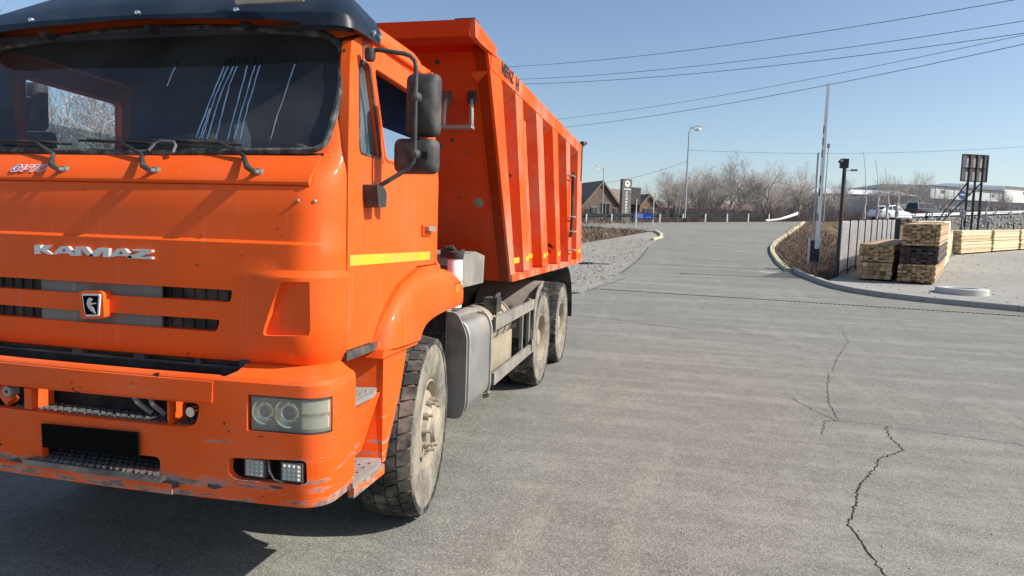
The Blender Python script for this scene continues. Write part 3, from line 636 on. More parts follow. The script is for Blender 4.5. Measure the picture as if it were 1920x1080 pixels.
def wheel(loc, side, front, rotz=0.):
    """side +1: outer face towards +X; children: tyre, tread, rim, nuts"""
    hubp = [(.001,.10),(.07,.10),(.09,.06),(.20,.02),(.20,-.10),(.001,-.10)] if front else [(.001,-.06),(.09,-.06),(.10,-.02),(.10,.09),(.085,.11),(.001,.115)]
    hub = B().lathe(hubp, (0,0,0), 0, 28).build('wheel', RIM, None)
    hub.parent = T; hub.location = Vector(loc)-wloc(T)
    t = link('tyre', TYD, [] if TYD.materials else SIDEW, hub)
    link('tread', TRD, [] if TRD.materials else TYRE, t, 0)
    if front:
        prof = [(.268,.10),(.283,.128),(.268,.135),(.255,.11),(.245,.06),(.235,.075),(.20,.118),(.165,.128),(.15,.125),(.14,.15),(.11,.165),(.10,.19),(.07,.20),(.001,.20)]
    else:
        prof = [(.268,.10),(.283,.128),(.268,.135),(.255,.11),(.245,.05),(.240,-.04),(.22,-.065),(.17,-.07),(.12,-.065)]
    r = B().lathe(prof, (0,0,0), 0, 44).build('rim', RIM, None, smooth=38); r.parent = hub
    if front:
        b = B()
        for k in range(8):
            a = 2*pi*(k+.5)/8; b.lathe([(.001,.112),(.032,.111),(.034,.108)], (0, .203*cos(a), .203*sin(a)), 0, 14)
        q = b.build('hand_hole', DARK, None); q.parent = hub
    rr, x0 = (.150,.12) if front else (.165,-.068)
    if front or abs(loc[0]-XC) > .9:
        for k in range(10):
            a = 2*pi*k/10; q = link('wheel_nut', NUTD, [] if NUTD.materials else NUTM, hub, 30, (x0, rr*cos(a), rr*sin(a)))
    if side < 0: hub.rotation_euler = (0, 0, pi)
    if rotz: hub.rotation_euler = (0, 0, hub.rotation_euler.z+rotz)
    return hub
def mesh_of(b, name):
    q = b.bm(); bmesh.ops.recalc_face_normals(q, faces=q.faces); me = bpy.data.meshes.new(name); q.to_mesh(me); q.free(); return me
TYD = mesh_of(TY, 'tyre'); TRD = mesh_of(TR, 'tread')
NUTD = mesh_of(B().lathe([(.001,.065),(.010,.065),(.010,.035),(.019,.035),(.019,0),(.001,0)], (0,0,0), 0, 8), 'wheel_nut')
NUTM = mat('nut_steel', (.36,.31,.24), rough=.5, metal=.3, dust=((.3,.25,.17),.6), dscale=20.)
FA = 1.245; RA1, RA2 = 4.94, 6.38
wheel((-.158, FA, .543), 1, True, radians(8)); wheel((mx(-.158), FA, .543), -1, True, radians(8))
for ya in (RA1, RA2):
    for X in (-.155, -.505): wheel((X, ya, .543), 1, False)
    for X in (mx(-.155), mx(-.505)): wheel((X, ya, .543), -1, False)
# ---- chassis
b = B()
for x in (XC-.43, XC+.35): b.box(x, x+.08, .15, 7.9, .86, 1.14)
for y in (.25, 2.2, 3.6, 5.66, 7.8): b.box(XC-.36, XC+.36, y-.05, y+.05, .9, 1.1)
b.build('chassis_frame', CHASSIS, T)
for ya in (FA, RA1, RA2): B().tube([(mx(-.3), ya, .543), (-.3, ya, .543)], .09, 12).build('axle', CHASSIS, T)
for ya in (RA1, RA2): B().lathe([(.001,-.2),(.15,-.15),(.22,0),(.15,.15),(.001,.2)], (XC, ya, .56), 0, 20).build('differential', CHASSIS, T)
B().box(XC-.45, XC+.45, .35, 1.7, .62, 1.16).build('engine', DARK, T, bevel=.04)
b = B()
for x in (XC-.47, XC+.39): b.prism([(3.4,1.14),(8.0,1.14),(8.0,1.29),(3.4,1.29)], 0, x, x+.08)
b.build('subframe', CHASSIS, T)
# ---- side equipment, left side of the truck (towards the camera)
q = rpoly([(-.62,.44),(-.03,.44),(-.012,.50),(-.012,.98),(-.05,1.075),(-.62,1.09)], [.06,.08,.1,.13,.12,.06], 6)
tk = B().prism(q, 1, 1.93, 2.70).build('fuel_tank', ALU, T, bevel=.012, smooth=45)
for y in (2.02, 2.63):
    B().tube([(x+.006 if x > -.3 else x, y, z+.005*(1 if z > .8 else -1)) for x, z in q]+[(q[0][0], y, q[0][1]-.005)], .013, 6).build('tank_strap', STEEL, tk)
sg = B(); sg.prism(rpoly([(-.70,.40),(-.02,.40),(.012,.50),(.012,1.0),(-.06,1.165),(-.70,1.17)], .05, 4), 1, 1.905, 1.918); sg.build('tank_shield', GREYD, T, bevel=.004)
B().tube([(-.02,2.66,.43),(-.03,2.68,.39),(-.07,2.68,.385)], .018, 8).build('drain_tap', STEEL, tk)
cn = B().lathe([(.001,1.205),(.050,1.205),(.053,1.215),(.053,1.53),(.046,1.545),(.001,1.545)], (-.075, 1.86, 0), 2, 24).build('filter_canister', WHITE, T)
b = B(); b.lathe([(.056,1.545),(.06,1.555),(.06,1.59),(.03,1.60),(.001,1.60)], (-.075,1.86,0), 2, 16); b.tube([(-.075,1.86,1.59),(-.09,1.83,1.625),(-.13,1.83,1.62),(-.16,1.86,1.57)], .018, 8); b.box(-.17,-.1,1.82,1.9,1.55,1.61); b.tube([(-.05,1.86,1.58),(-.03,1.9,1.6),(-.06,1.95,1.585)], .014, 8); b.build('filter_head', CHASSIS, cn)
ab = B(); ab.prism([(2.02,1.33),(2.60,1.33),(2.62,1.545),(2.36,1.585),(2.04,1.565)], 0, -.075, -.62); ab.build('air_intake_box', GREYD, T, bevel=.012)
b = B(); b.prism([(-.16,1.99),(-.36,1.99),(-.36,2.24),(-.16,2.24)], 2, 1.345, 1.49); b.build('intake_mouth', mat('intake_brown', (.10,.08,.065), dust=(DUSTC,.4)), T, bevel=.01)
b = B(); prof = []
for i in range(17): prof.append((.085+.012*(i % 2), 1.19+i*.0095))
b.lathe(prof, (-.255,2.11,0), 2, 24); b.build('bellows', BLACKP, T, smooth=20)
b = B(); b.lathe([(.075,.85),(.075,1.20)], (-.255,2.11,0), 2, 24); b.lathe([(.083,1.055),(.083,1.075)], (-.255,2.11,0), 2, 24); b.build('intake_pipe', TAN, T)
B().tube([(-.22,2.18,1.08),(-.16,2.45,1.10),(-.16,2.78,1.08),(-.2,2.95,.98)], .035, 8).build('air_hose', GREYD, T)
for y0, y1 in ((2.80, 3.30), (3.33, 3.72)):
    at = B().lathe([(.001,y0-.03),(.10,y0-.025),(.18,y0),(.19,y0+.03),(.19,y1-.03),(.18,y1),(.10,y1+.025),(.001,y1+.03)], (-.27,0,.90), 1, 28).build('air_tank', TAN, T)
    for y in (lerp(y0,y1,.25), lerp(y0,y1,.75)): B().lathe([(.193,y-.012),(.196,y-.012),(.196,y+.012),(.193,y+.012)], (-.27,0,.90), 1, 28).build('tank_band', CHASSIS, at)
B().box(-.60, -.09, 2.85, 3.75, .52, .80).build('battery_box', TAN, T, bevel=.02)
b = B(); b.box(-.20,-.08,3.08,3.24,1.03,1.16); b.tube([(-.1,3.1,1.15),(-.12,3.3,1.18),(-.2,3.5,1.12)], .02, 6); b.build('air_valve', CHASSIS, T, bevel=.01)
b = B().box(-.7, -.15, 3.76, 4.0, .5, 1.0); b.build('bracket_plate', DARK, T)
for z0, z1 in ((.925,1.035), (.462,.565)):
    B().prism([(2.76,z0),(4.42,z0+.012),(4.42,z1+.002),(2.76,z1)], 0, .0, -.028).build('side_rail', GREYD, T, bevel=.006)
b = B(); b.box(-.06,-.03,3.95,3.99,.5,1.0); b.box(-.06,-.03,4.28,4.34,.45,1.05); b.build('rail_post', STEEL, T)
# rear mudguards (left and right)
for s in (0, 1):
    X = (lambda x: mx(x)) if s else (lambda x: x)
    rings = []
    for i in range(13):
        a = radians(lerp(178, 92, i/12)); y = RA1+.62*cos(a); z = .60+.60*sin(a)
        y2 = RA1+.605*cos(a); z2 = .60+.585*sin(a)
        rings.append([(X(-.68),y,z),(X(.0),y,z),(X(.0),y2,z2),(X(-.68),y2,z2)])
    B().loft(rings).build('rear_mudguard', GREYD, T, smooth=40)
    B().prism([(4.27,.62),(4.33,.62),(4.335,.86),(4.37,.98),(4.45,1.09),(4.58,1.165),(4.80,1.205),(4.80,1.16),(4.62,1.10),(4.5,1.0),(4.42,.86),(4.40,.55),(4.27,.5)], 0, X(.0), X(.012)).build('mudguard_edge', GREYD, T)
    rings = []
    for i in range(15):
        a = radians(lerp(105, -8, i/14)); y = 6.50+.78*cos(a); z = .62+.70*sin(a)
        rings.append([(X(-.68),y,z),(X(.0),y,z),(X(.0),y-.02*cos(a),z-.02*sin(a)),(X(-.68),y-.02*cos(a),z-.02*sin(a))])
    B().loft(rings).build('rear_mudguard', BLACKP, T, smooth=40)
    B().box(min(X(-.68),X(-.0)), max(X(-.68),X(-.0)), 5.4, 6.3, 1.285, 1.297).build('rear_mudguard', BLACKP, T)

# ---- dump body
def fy(z): return 3.26-(z-1.30)*.557            # leaning front edge
def ry(z): return 8.14-(z-1.30)*.29             # leaning rear edge
db = B()
for s in (0, 1):
    X = (lambda x: mx(x)) if s else (lambda x: x)
    db.prism([(fy(1.31)+.02,1.31),(ry(1.31)-.05,1.31),(ry(3.05)-.05,3.05),(fy(3.05)+.02,3.05)], 0, X(-.105), X(-.135))
db.prism([(3.3,1.30),(8.0,1.30),(8.0,1.34),(3.3,1.34)], 0, mx(-.13), -.13)
body = db.build('dump_body', BODYS, T, smooth=0)
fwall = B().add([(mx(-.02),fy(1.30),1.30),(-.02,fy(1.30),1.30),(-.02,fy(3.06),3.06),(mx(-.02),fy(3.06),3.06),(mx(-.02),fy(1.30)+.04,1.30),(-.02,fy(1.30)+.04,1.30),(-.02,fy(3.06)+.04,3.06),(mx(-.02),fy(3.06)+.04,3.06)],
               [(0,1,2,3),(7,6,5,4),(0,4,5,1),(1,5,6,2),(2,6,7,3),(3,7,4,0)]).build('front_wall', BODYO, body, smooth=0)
RIBS = [((3.19,3.49),(3.79,4.05)), ((4.12,4.46),(4.77,5.08)), ((5.09,5.45),(5.75,6.05)), ((6.10,6.46),(6.74,7.06))]
for s in (0, 1):
    X = (lambda x: mx(x)) if s else (lambda x: x)
    zt, zb = 2.95, 1.37
    for (t0, t1), (b0, b1) in RIBS:
        vs = []
        for z, a, c in ((zb,b0,b1), (zt,t0,t1)):
            vs += [(X(-.11),a-.035,z),(X(.0),a,z),(X(.0),c,z),(X(-.11),c+.035,z)]
        B().add(vs, [(0,1,2,3),(7,6,5,4),(0,4,5,1),(1,5,6,2),(2,6,7,3),(3,7,4,0)]).build('side_rib', BODYS, body, bevel=.012, smooth=30)
    fr_ = B().prism([(fy(1.30),1.30),(fy(1.30)+.17,1.30),(2.70,2.95),(2.70,3.06),(fy(3.06),3.06)], 0, X(.002), X(-.115)).build('front_post', BODYS, body, bevel=.010)
    B().prism([(7.52,1.33),(ry(1.33),1.33),(ry(3.08),3.08),(7.22,3.08)], 0, X(.004), X(-.14)).build('rear_post', BODYS, body, bevel=.010)
    B().prism([(fy(1.30)+.01,1.298),(8.10,1.298),(8.08,1.362),(fy(1.36)+.01,1.362)], 0, X(.012), X(-.135)).build('lower_sill', SILL, body, bevel=.008)
    # top rail: slanted underside over the panels
    rings = [[(X(-.14),y,2.90),(X(-.10),y,2.86),(X(.006),y,2.952),(X(.010),y,3.085),(X(-.02),y,3.105),(X(-.14),y,3.105)] for y in (2.35, 7.60)]
    B().loft(rings).build('top_rail', BODYS, body, smooth=20)
    # canopy cheek
    B().prism([(1.90,3.055),(2.02,3.045),(2.46,3.062),(2.47,3.13),(1.88,3.165)], 0, X(.016), X(-.02)).build('canopy_cheek', BODYS, body, bevel=.006)
    for y0, y1, z in ((3.30,3.54,1.485),(3.545,3.76,1.485),(3.83,3.98,1.485),(4.22,4.46,1.49),(4.47,4.72,1.49),(4.79,4.95,1.49),(5.22,5.45,1.49),(5.46,5.70,1.49),(5.79,5.93,1.49),(6.2,6.45,1.49),(6.46,6.68,1.49),(6.78,6.92,1.49),(7.20,7.45,1.49),(7.60,8.0,1.49)):
        onrib = any(b0-.06 <= (y0+y1)/2+.02 <= b1+.02 for (t_, (b0, b1)) in RIBS)
        xx = .002 if onrib else (-.103 if 3.5 < y0 < 7.5 else (.004 if y0 < 3.4 else (-.103 if y0 < 7.5 else .006)))
        B().box(min(X(xx),X(xx+.003)), max(X(xx),X(xx+.003)), y0, y1, z-.025, z+.025).build('reflective_dash', YREFL, body, smooth=0)
# canopy over the cab gap
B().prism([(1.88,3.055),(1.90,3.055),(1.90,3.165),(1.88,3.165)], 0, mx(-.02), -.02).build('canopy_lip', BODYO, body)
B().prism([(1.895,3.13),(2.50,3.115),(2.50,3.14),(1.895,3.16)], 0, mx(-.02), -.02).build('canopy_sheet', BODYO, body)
B().box(-.13, .012, 1.885, 1.99, 3.166, 3.175).build('canopy_pad', BLACKP, body)
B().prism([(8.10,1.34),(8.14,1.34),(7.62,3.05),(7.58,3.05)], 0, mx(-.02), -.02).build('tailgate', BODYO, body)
# foot bracket and holes on the front wall
def fwp(x, z, o): return (x, fy(z)-o, z)
b = B(); b.obox(fwp(-.275,2.535,.13), (.125,0,0), (0,.045,0), (0,0,.010)); b.tube([fwp(-.155,2.745,.02), fwp(-.16,2.70,.05), fwp(-.155,2.62,.10), fwp(-.16,2.545,.12)], .018, 6); b.tube([fwp(-.36,2.745,.02), fwp(-.375,2.70,.05), fwp(-.38,2.62,.10), fwp(-.385,2.545,.12)], .018, 6)
b.build('foot_bracket', STEEL, body)
b = B()
for x in (-.155, -.36): b.obox(fwp(x,2.76,.014), (.035,0,0), (0,.012,.0), (0,0,.05))
b.build('bracket_mount', CHASSIS, body, bevel=.008)
for x, z, r in ((-.40,3.0,.022), (-.37,2.46,.018), (-.26,2.37,.014), (-.47,2.42,.02), (-.215,1.98,.045), (-.38,2.02,.012), (-.52,2.25,.012)):
    c = Vector(fwp(x, z, .0)); n = Vector((0,-.874,-.486)); b = B(); a1 = Vector((1,0,0)); a2 = n.cross(a1)
    b.loft([[c+n*o+(a1*cos(t)+a2*sin(t))*r*(1 if o < .003 else .8) for t in [2*pi*k/14 for k in range(14)]] for o in (.0,.004)]); b.build('patch', GREYD if r > .04 else CHASSIS, body)
B().add([fwp(-.115,1.32,.002),fwp(-.105,1.32,.002),fwp(-.105,3.04,.002),fwp(-.115,3.04,.002),fwp(-.115,1.32,.010),fwp(-.105,1.32,.010),fwp(-.105,3.04,.010),fwp(-.115,3.04,.010)],
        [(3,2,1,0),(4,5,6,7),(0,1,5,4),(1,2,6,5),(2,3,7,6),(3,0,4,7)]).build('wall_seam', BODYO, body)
# ladder, rod, latch on the side near the tail
for y, z in ((6.42,2.52),(6.62,1.98),(6.72,1.78),(6.80,1.52)): B().tube([(-.0,y-.10,z),(.07,y-.10,z),(.07,y+.16,z),(.0,y+.16,z)], .012, 6).build('ladder_rung', STEEL, body)
B().tube([(.05,6.55,2.58),(.045,6.62,2.0),(.03,6.66,1.70)], .022, 8).build('tailgate_rod', CHASSIS, body)
b = B(); b.box(-.03,.03,7.66,7.78,3.09,3.15); b.tube([(.0,7.72,3.12),(.05,7.78,3.14)], .025, 8); b.box(-.02,.02,7.62,7.66,2.55,3.1); b.build('tailgate_hinge', CHASSIS, body, bevel=.005)
for txt, y, sz in (('NEFAZ', 2.655, .125), ('H', 3.16, .15)):
    me = text_mesh(txt, sz, 0, .0008, .004)
    me.transform(Matrix.Translation(Vector((.0125, y, 2.995 if txt != 'H' else 2.975))-wloc(body)) @ Matrix(((0,0,1,0),(1.05,0,0,0),(0,1,0,0),(0,0,0,1))))
    link('body_lettering', me, mat('letter_black', (.02,.015,.015), rough=.6), body, 0)

# ------------------------------------------------------------------ the place: heights
def sm(t): t = min(max(t, 0.), 1.); return t*t*(3-2*t)
def gz(y):
    t = y-4
    return 0. if t < 0 else (.002*t*t if t < 10 else .2+.04*(t-10))
def dz_(y):
    if y < 24: return gz(y)
    t = y-24
    return gz(24)+.04*t+.00225*t*t if t < 8 else gz(24)+.464+.076*(t-8)
HP0 = Vector((-5.6, 54.4)); HD = Vector((.824, .566)); HN = Vector((-.566, .824))
def hwz(u): return 2.77+.041*min(max(u, -70), 100)+max(0, min(u, 100)-38)*.02
def uv(x, y): q = Vector((x, y))-HP0; return q.dot(HD), q.dot(HN)
XR = [(15.0,9.9),(15.6,9.3),(16.3,8.0),(17.3,6.8),(19.0,6.1),(22.5,5.9),(24.2,5.86),(27.7,5.99),(32.9,6.4),(39.8,7.54),(44.5,8.71),(53.8,10.9),(62.4,13.13),(68.,17.),(75.,26.)]
XL = [(13.2,-45),(14.2,-1.2),(14.7,-.79),(19.2,-.34),(34.3,.26),(40.6,.86),(43.5,.80),(46.3,.3),(47.2,-1.2),(48.2,-4.5),(49.5,-12),(51.,-16),(60.,-20)]
def Hh(x, y):
    zy = gz(min(y, 53)); zd = dz_(min(y, 70))
    wgt = 1-sm((x-interp(y, XR)-.25)/4.2) if y > 20 else 1.
    z = lerp(zy, zd, wgt); u, v = uv(x, y)
    z = lerp(z, hwz(u), sm((v+8.5)/7.5))
    if v > 11: z -= sm((v-11)/8)*.6
    return z
def HW(u, v, dz=0.): q = HP0+HD*u+HN*v; return Vector((q.x, q.y, Hh(q.x, q.y)+dz))

GRASSG = mat('dry_ground', (.15,.105,.062), rough=.95, var=.45, vscale=1.1, dust=((.23,.19,.13), .6), dscale=.5, bump=.6, bscale=14., fine=.45, fscale=28., spec=.1)
GRAVEL = mat('gravel', (.34,.32,.28), rough=.95, var=.2, vscale=.7, dust=((.24,.21,.16), .45), dscale=.35, bump=.5, bscale=40., fine=.3, fscale=30., spec=.15)
YARD = mat('yard_gravel', (.36,.345,.31), rough=.95, var=.12, vscale=.4, dust=((.27,.25,.2), .5), dscale=.5, bump=.4, bscale=30., fine=.28, fscale=16., spec=.15)
RUBBLE = mat('rubble', (.22,.21,.19), rough=.95, var=.5, vscale=2.2, bump=.8, bscale=9., fine=.6, fscale=7., spec=.15)
CONC = mat('concrete', (.42,.41,.385), rough=.85, var=.12, vscale=4., dust=((.3,.27,.22), .4), dscale=3., bump=.25, bscale=70., fine=.15, fscale=90.)
CONCD = mat('kerb_concrete', (.36,.35,.33), rough=.85, var=.2, vscale=3., dust=((.25,.23,.2), .5), dscale=3., bump=.3, bscale=60., fine=.2, fscale=90.)
YKERB = mat('yellow_kerb', (.52,.46,.27), rough=.8, var=.2, vscale=3., dust=((.4,.38,.32), .7), dscale=1.5)
GALV = mat('galvanised', (.42,.44,.46), rough=.5, metal=.5, var=.1)
GALVD = mat('dark_rail', (.035,.04,.043), rough=.85, var=.25, spec=.2)
POLED = mat('dark_post', (.035,.034,.034), rough=.7, var=.2)
POLEG = mat('grey_pole', (.33,.34,.35), rough=.6, metal=.2, var=.15)
BARK = mat('bark', (.33,.29,.26), rough=.9, var=.3, vscale=6.)
TWIG = mat('twigs', (.45,.40,.365), rough=.9, var=.25, vscale=2.)
REDTWIG = mat('thicket_stems', (.31,.25,.225), rough=.9, var=.4, vscale=.6)
DRYG = mat('dry_grass', (.22,.155,.11), rough=.9, var=.45, vscale=1.7)

def asphalt():
    """old asphalt: pale aggregate, blotches, faint long tyre streaks, fine relief"""
    m = bpy.data.materials.new('asphalt'); m.use_nodes = True; N = m.node_tree.nodes; L = m.node_tree.links
    b = N['Principled BSDF']; b.inputs['Roughness'].default_value = .88; b.inputs['Specular IOR Level'].default_value = .25
    P = N.new('ShaderNodeNewGeometry').outputs['Position']
    def noise(sc, det=4., rg=.6, scl=None, rot=0.):
        v = P
        if scl:
            mp = N.new('ShaderNodeMapping'); mp.inputs['Scale'].default_value = scl; mp.inputs['Rotation'].default_value = (0, 0, rot); L.new(P, mp.inputs[0]); v = mp.outputs[0]
        n = N.new('ShaderNodeTexNoise'); n.inputs['Scale'].default_value = sc; n.inputs['Detail'].default_value = det; n.inputs['Roughness'].default_value = rg
        L.new(v, n.inputs['Vector']); return n.outputs['Fac']
    def rng(f, a, c, o0=0., o1=1.):
        r = N.new('ShaderNodeMapRange'); r.inputs[1].default_value = a; r.inputs[2].default_value = c; r.inputs[3].default_value = o0; r.inputs[4].default_value = o1
        L.new(f, r.inputs[0]); return r.outputs[0]
    def mix(f, A, C, typ='MIX'):
        q = N.new('ShaderNodeMix'); q.data_type = 'RGBA'; q.blend_type = typ
        if isinstance(f, float): q.inputs[0].default_value = f
        else: L.new(f, q.inputs[0])
        for s, v in ((6, A), (7, C)):
            if isinstance(v, tuple): q.inputs[s].default_value = (*v, 1)
            else: L.new(v, q.inputs[s])
        return q.outputs[2]
    c = mix(rng(noise(.35, 5.), .3, .7), (0.171,0.163,0.146), (0.228,0.217,0.193))
    c = mix(rng(noise(1.6, 6., .7), .42, .62, 0., .45), c, (0.163,0.154,0.139))
    c = mix(rng(noise(1., 5., .65, (.22, 1.9, 1), radians(-14)), .46, .62, 0., .8), c, (0.304,0.289,0.255))      # dusty drag streaks across
    c = mix(rng(noise(1., 4., .6, (1.5, .12, 1), radians(12)), .56, .72, 0., .4), c, (0.160,0.152,0.138))         # long darker wheel paths
    c = mix(rng(noise(1., 6., .7, (.5, 5.5, 1), radians(-9)), .55, .68, 0., .5), c, (.150,.147,.128))
    c = mix(rng(noise(.8, 3.), .58, .66, 0., .2), c, (0.213,0.186,0.160))                                       # reddish stain
    c = mix(rng(noise(.55, 3., .5, (1, 2.2, 1), radians(25)), .55, .60, 0., .38), c, (0.156,0.157,0.136))   # darker repaired areas
    c = mix(rng(noise(.9, 4., .6, (2.6, .35, 1), radians(-20)), .58, .66, 0., .45), c, (0.302,0.298,0.240))   # dusty tyre tracks up the drive
    c = mix(rng(noise(3.2, 7., .72), .46, .66, 0., .55), c, (0.129,0.120,0.108))
    c = mix(rng(noise(5.5, 6., .7), .5, .7, 0., .4), c, (0.274,0.262,0.232))
    c = mix(rng(noise(14., 6., .75), .35, .7, 0., .4), c, (0.137,0.131,0.120))
    v = N.new('ShaderNodeTexVoronoi'); v.inputs['Scale'].default_value = 115.; L.new(P, v.inputs['Vector'])
    sep = N.new('ShaderNodeSeparateColor'); L.new(v.outputs['Color'], sep.inputs[0])
    c = mix(rng(sep.outputs[0], 0., 1., .0, .46), c, mix(rng(sep.outputs[1], .35, .6), (0.088,0.087,0.074), (0.416,0.412,0.335)))
    L.new(c, b.inputs['Base Color'])
    bn = N.new('ShaderNodeBump'); bn.inputs['Strength'].default_value = .4; bn.inputs['Distance'].default_value = .006
    L.new(v.outputs['Distance'], bn.inputs['Height']); L.new(bn.outputs[0], b.inputs['Normal'])
    return m
ASPH = asphalt()

def rows_sheet(name, ys, x0, x1, n, off, mt, parent=None):
    b = B(); vs = []
    for y in ys:
        a, c = x0(y), x1(y)
        for i in range(n+1): x = lerp(a, c, i/n); vs.append((x, y, Hh(x, y)+off))
    b.add(vs, [(j*(n+1)+i, j*(n+1)+i+1, (j+1)*(n+1)+i+1, (j+1)*(n+1)+i) for j in range(len(ys)-1) for i in range(n)])
    return struct(b.build(name, mt, parent, smooth=60, fix=False))
def frange(a, b, s): n = max(1, round((b-a)/s)); return [a+(b-a)*i/n for i in range(n+1)]
# terrain sheet to the horizon
xs = [-1500,-600,-250,-120,-80,-60]+frange(-46,-20,4)+frange(-18,34,1.)+frange(37,60,3)+[70,85,100,130,260,600,1500]
ys = [-1500,-500,-150,-60,-30,-10]+frange(0,90,1.)+frange(93,130,4)+[150,200,400,900,1800]
b = B(); b.add([(x, y, Hh(x, y)-.05) for y in ys for x in xs], [(j*len(xs)+i, j*len(xs)+i+1, (j+1)*len(xs)+i+1, (j+1)*len(xs)+i) for j in range(len(ys)-1) for i in range(len(xs)-1)])
ground = struct(b.build('ground', GRASSG, None, smooth=60, fix=False))
def xr_a(y): return 60. if y < 14.2 else interp(y, [(14.2,60),(14.5,22),(14.8,14)]+[(q[0], q[1]+.05) for q in XR])
yy = sorted(set(frange(-60,0,6)+frange(0,13,1)+[13.2,13.5,13.8]+frange(14,30,.4)+frange(30.5,66,.75)))
asph = rows_sheet('asphalt', yy, lambda y: interp(y, [(13.2,-60)]+XL[1:]), xr_a, 44, .0, ASPH)
rows_sheet('gravel_verge', frange(13.0,46.,1.), lambda y: interp(y, [(13,-50),(16,-40),(22,-14),(30,-6),(36,-3),(42,-1.2),(46,.0)]), lambda y: interp(y, XL)+.6, 30, -.014, GRAVEL)
def fencex(y): return 6.88+(y-21.7)*.4
def yard_l(y): return interp(y, [(12.2,60),(12.7,45),(13.7,25),(14.7,14.2),(15.55,9.85),(16.3,8.2),(17.3,7.0),(19.0,6.36),(20.4,6.35),(21.7,6.95)]) if y < 21.7 else fencex(y)+.05
rows_sheet('gravel_yard', sorted(set([12.2,12.7,13.2,13.7,14.2]+frange(14.7,22,.35)+frange(22.5,58,1.5))), yard_l, lambda y: 75., 40, .105, YARD)
b = B(); us = frange(10,90,2.); vv = frange(-9.5,-.6,.8)
b.add([tuple(HW(u, v, .10+.10*random.Random(int(u*97+v*31)).random())) for v in vv for u in us], [(j*len(us)+i, j*len(us)+i+1, (j+1)*len(us)+i+1, (j+1)*len(us)+i) for j in range(len(vv)-1) for i in range(len(us)-1) if us[i] > 34])
struct(b.build('rubble_slope', RUBBLE, None, smooth=0, fix=False))
b = B(); us = frange(-60,110,2.); vv = [.4,2,4,6,8,9.6]
b.add([tuple(HW(u, v, .05)) for v in vv for u in us], [(j*len(us)+i, j*len(us)+i+1, (j+1)*len(us)+i+1, (j+1)*len(us)+i) for j in range(len(vv)-1) for i in range(len(us)-1)])
struct(b.build('highway', ASPH, None, smooth=60, fix=False))
# cracks and marks lying in the asphalt
def ribbon(pts, w, seed, off=.003, jit=.02, sub=6):
    rnd = random.Random(seed); q = []
    for (a, c) in zip(pts, pts[1:]):
        for i in range(sub): t = i/sub; q.append((lerp(a[0],c[0],t)+rnd.uniform(-jit,jit), lerp(a[1],c[1],t)+rnd.uniform(-jit,jit)))
    q.append(pts[-1]); b = B(); vs = []
    for i, (x, y) in enumerate(q):
        a = Vector(q[max(0,i-1)]); c = Vector(q[min(len(q)-1,i+1)]); d = (c-a).normalized(); n = Vector((-d.y, d.x)); ww = w*rnd.uniform(.45,1.25)*(.35 if i in (0, len(q)-1) else 1)
        for s in (-1, 1): vs.append((x+n.x*s*ww/2, y+n.y*s*ww/2, Hh(x, y)+off))
    b.add(vs, [(2*i, 2*i+1, 2*i+3, 2*i+2) for i in range(len(q)-1)]); return b
CRK = mat('crack_dark', (.028,.026,.024), rough=.95, var=.4, vscale=8., spec=.1)
CRK2 = mat('crack_faint', (.09,.085,.078), rough=.95, var=.3, vscale=8., spec=.1)
for i, (pts, wd, mt) in enumerate([
    ([(2.60,.85),(2.56,1.2),(2.53,1.83),(2.66,2.17),(2.74,2.45),(2.80,2.62),(3.0,3.01),(3.12,3.3),(3.4,3.62),(3.40,4.0),(3.48,4.4)], .010, CRK),
    ([(2.76,5.32),(2.92,4.75),(3.05,4.45),(3.48,4.40),(3.9,4.30),(4.53,4.15),(5.6,3.95),(7.5,3.6)], .007, CRK),
    ([(3.05,4.45),(2.93,4.37),(2.85,4.05),(2.80,3.85)], .009, CRK2), ([(3.08,4.5),(3.14,5.2),(3.3,6.0),(3.51,6.92)], .012, CRK2), ([(3.6,7.1),(3.85,8.0),(4.44,9.82),(4.6,10.9)], .012, CRK2),
    ([(-.9,11.2),(.4,10.7),(1.8,10.0),(3.2,9.9)], .02, CRK2), ([(-.75,14.9),(.1,19.3)], .05, CRK2), ([(-.2,20.6),(.1,27),(.3,34)], .07, CRK2)]):
    ribbon(pts, wd, i+3, sub=16, jit=.013).build('crack', mt, asph, smooth=0, fix=False)
# toothed gate track set across the drive
b = B(); A = Vector((-.4, 15.75)); C = Vector((14.5, 14.1)); n = 150
for i in range(n):
    q = A.lerp(C, (i+.25)/n); d = (C-A).normalized(); z = Hh(q.x, q.y); b.obox((q.x, q.y, z+.006), (d.x*.03, d.y*.03, 0), (-d.y*.035, d.x*.035, 0), (0,0,.008))
tt = b.build('gate_track', mat('track_steel', (.06,.055,.05), rough=.8), None, smooth=0); tag(tt, 'dark toothed track strip running across the drive entrance', 'track'); tt['kind'] = 'stuff'
ribbon([(-.4,15.75),(4,15.26),(9,14.7),(14.5,14.1)], .035, 8, .002, .004).build('track_groove', CRK2, asph, smooth=0, fix=False)
B().add([(5.3,23.2,Hh(5.3,23.2)+.004),(4.6,23.5,Hh(4.6,23.5)+.004),(4.75,23.9,Hh(4.75,23.9)+.004),(5.45,23.65,Hh(5.45,23.65)+.004)], [(0,1,2,3)]).build('paint_mark', mat('sand_mark', (.45,.40,.28), var=.3, vscale=9.), asph, smooth=0, fix=False)
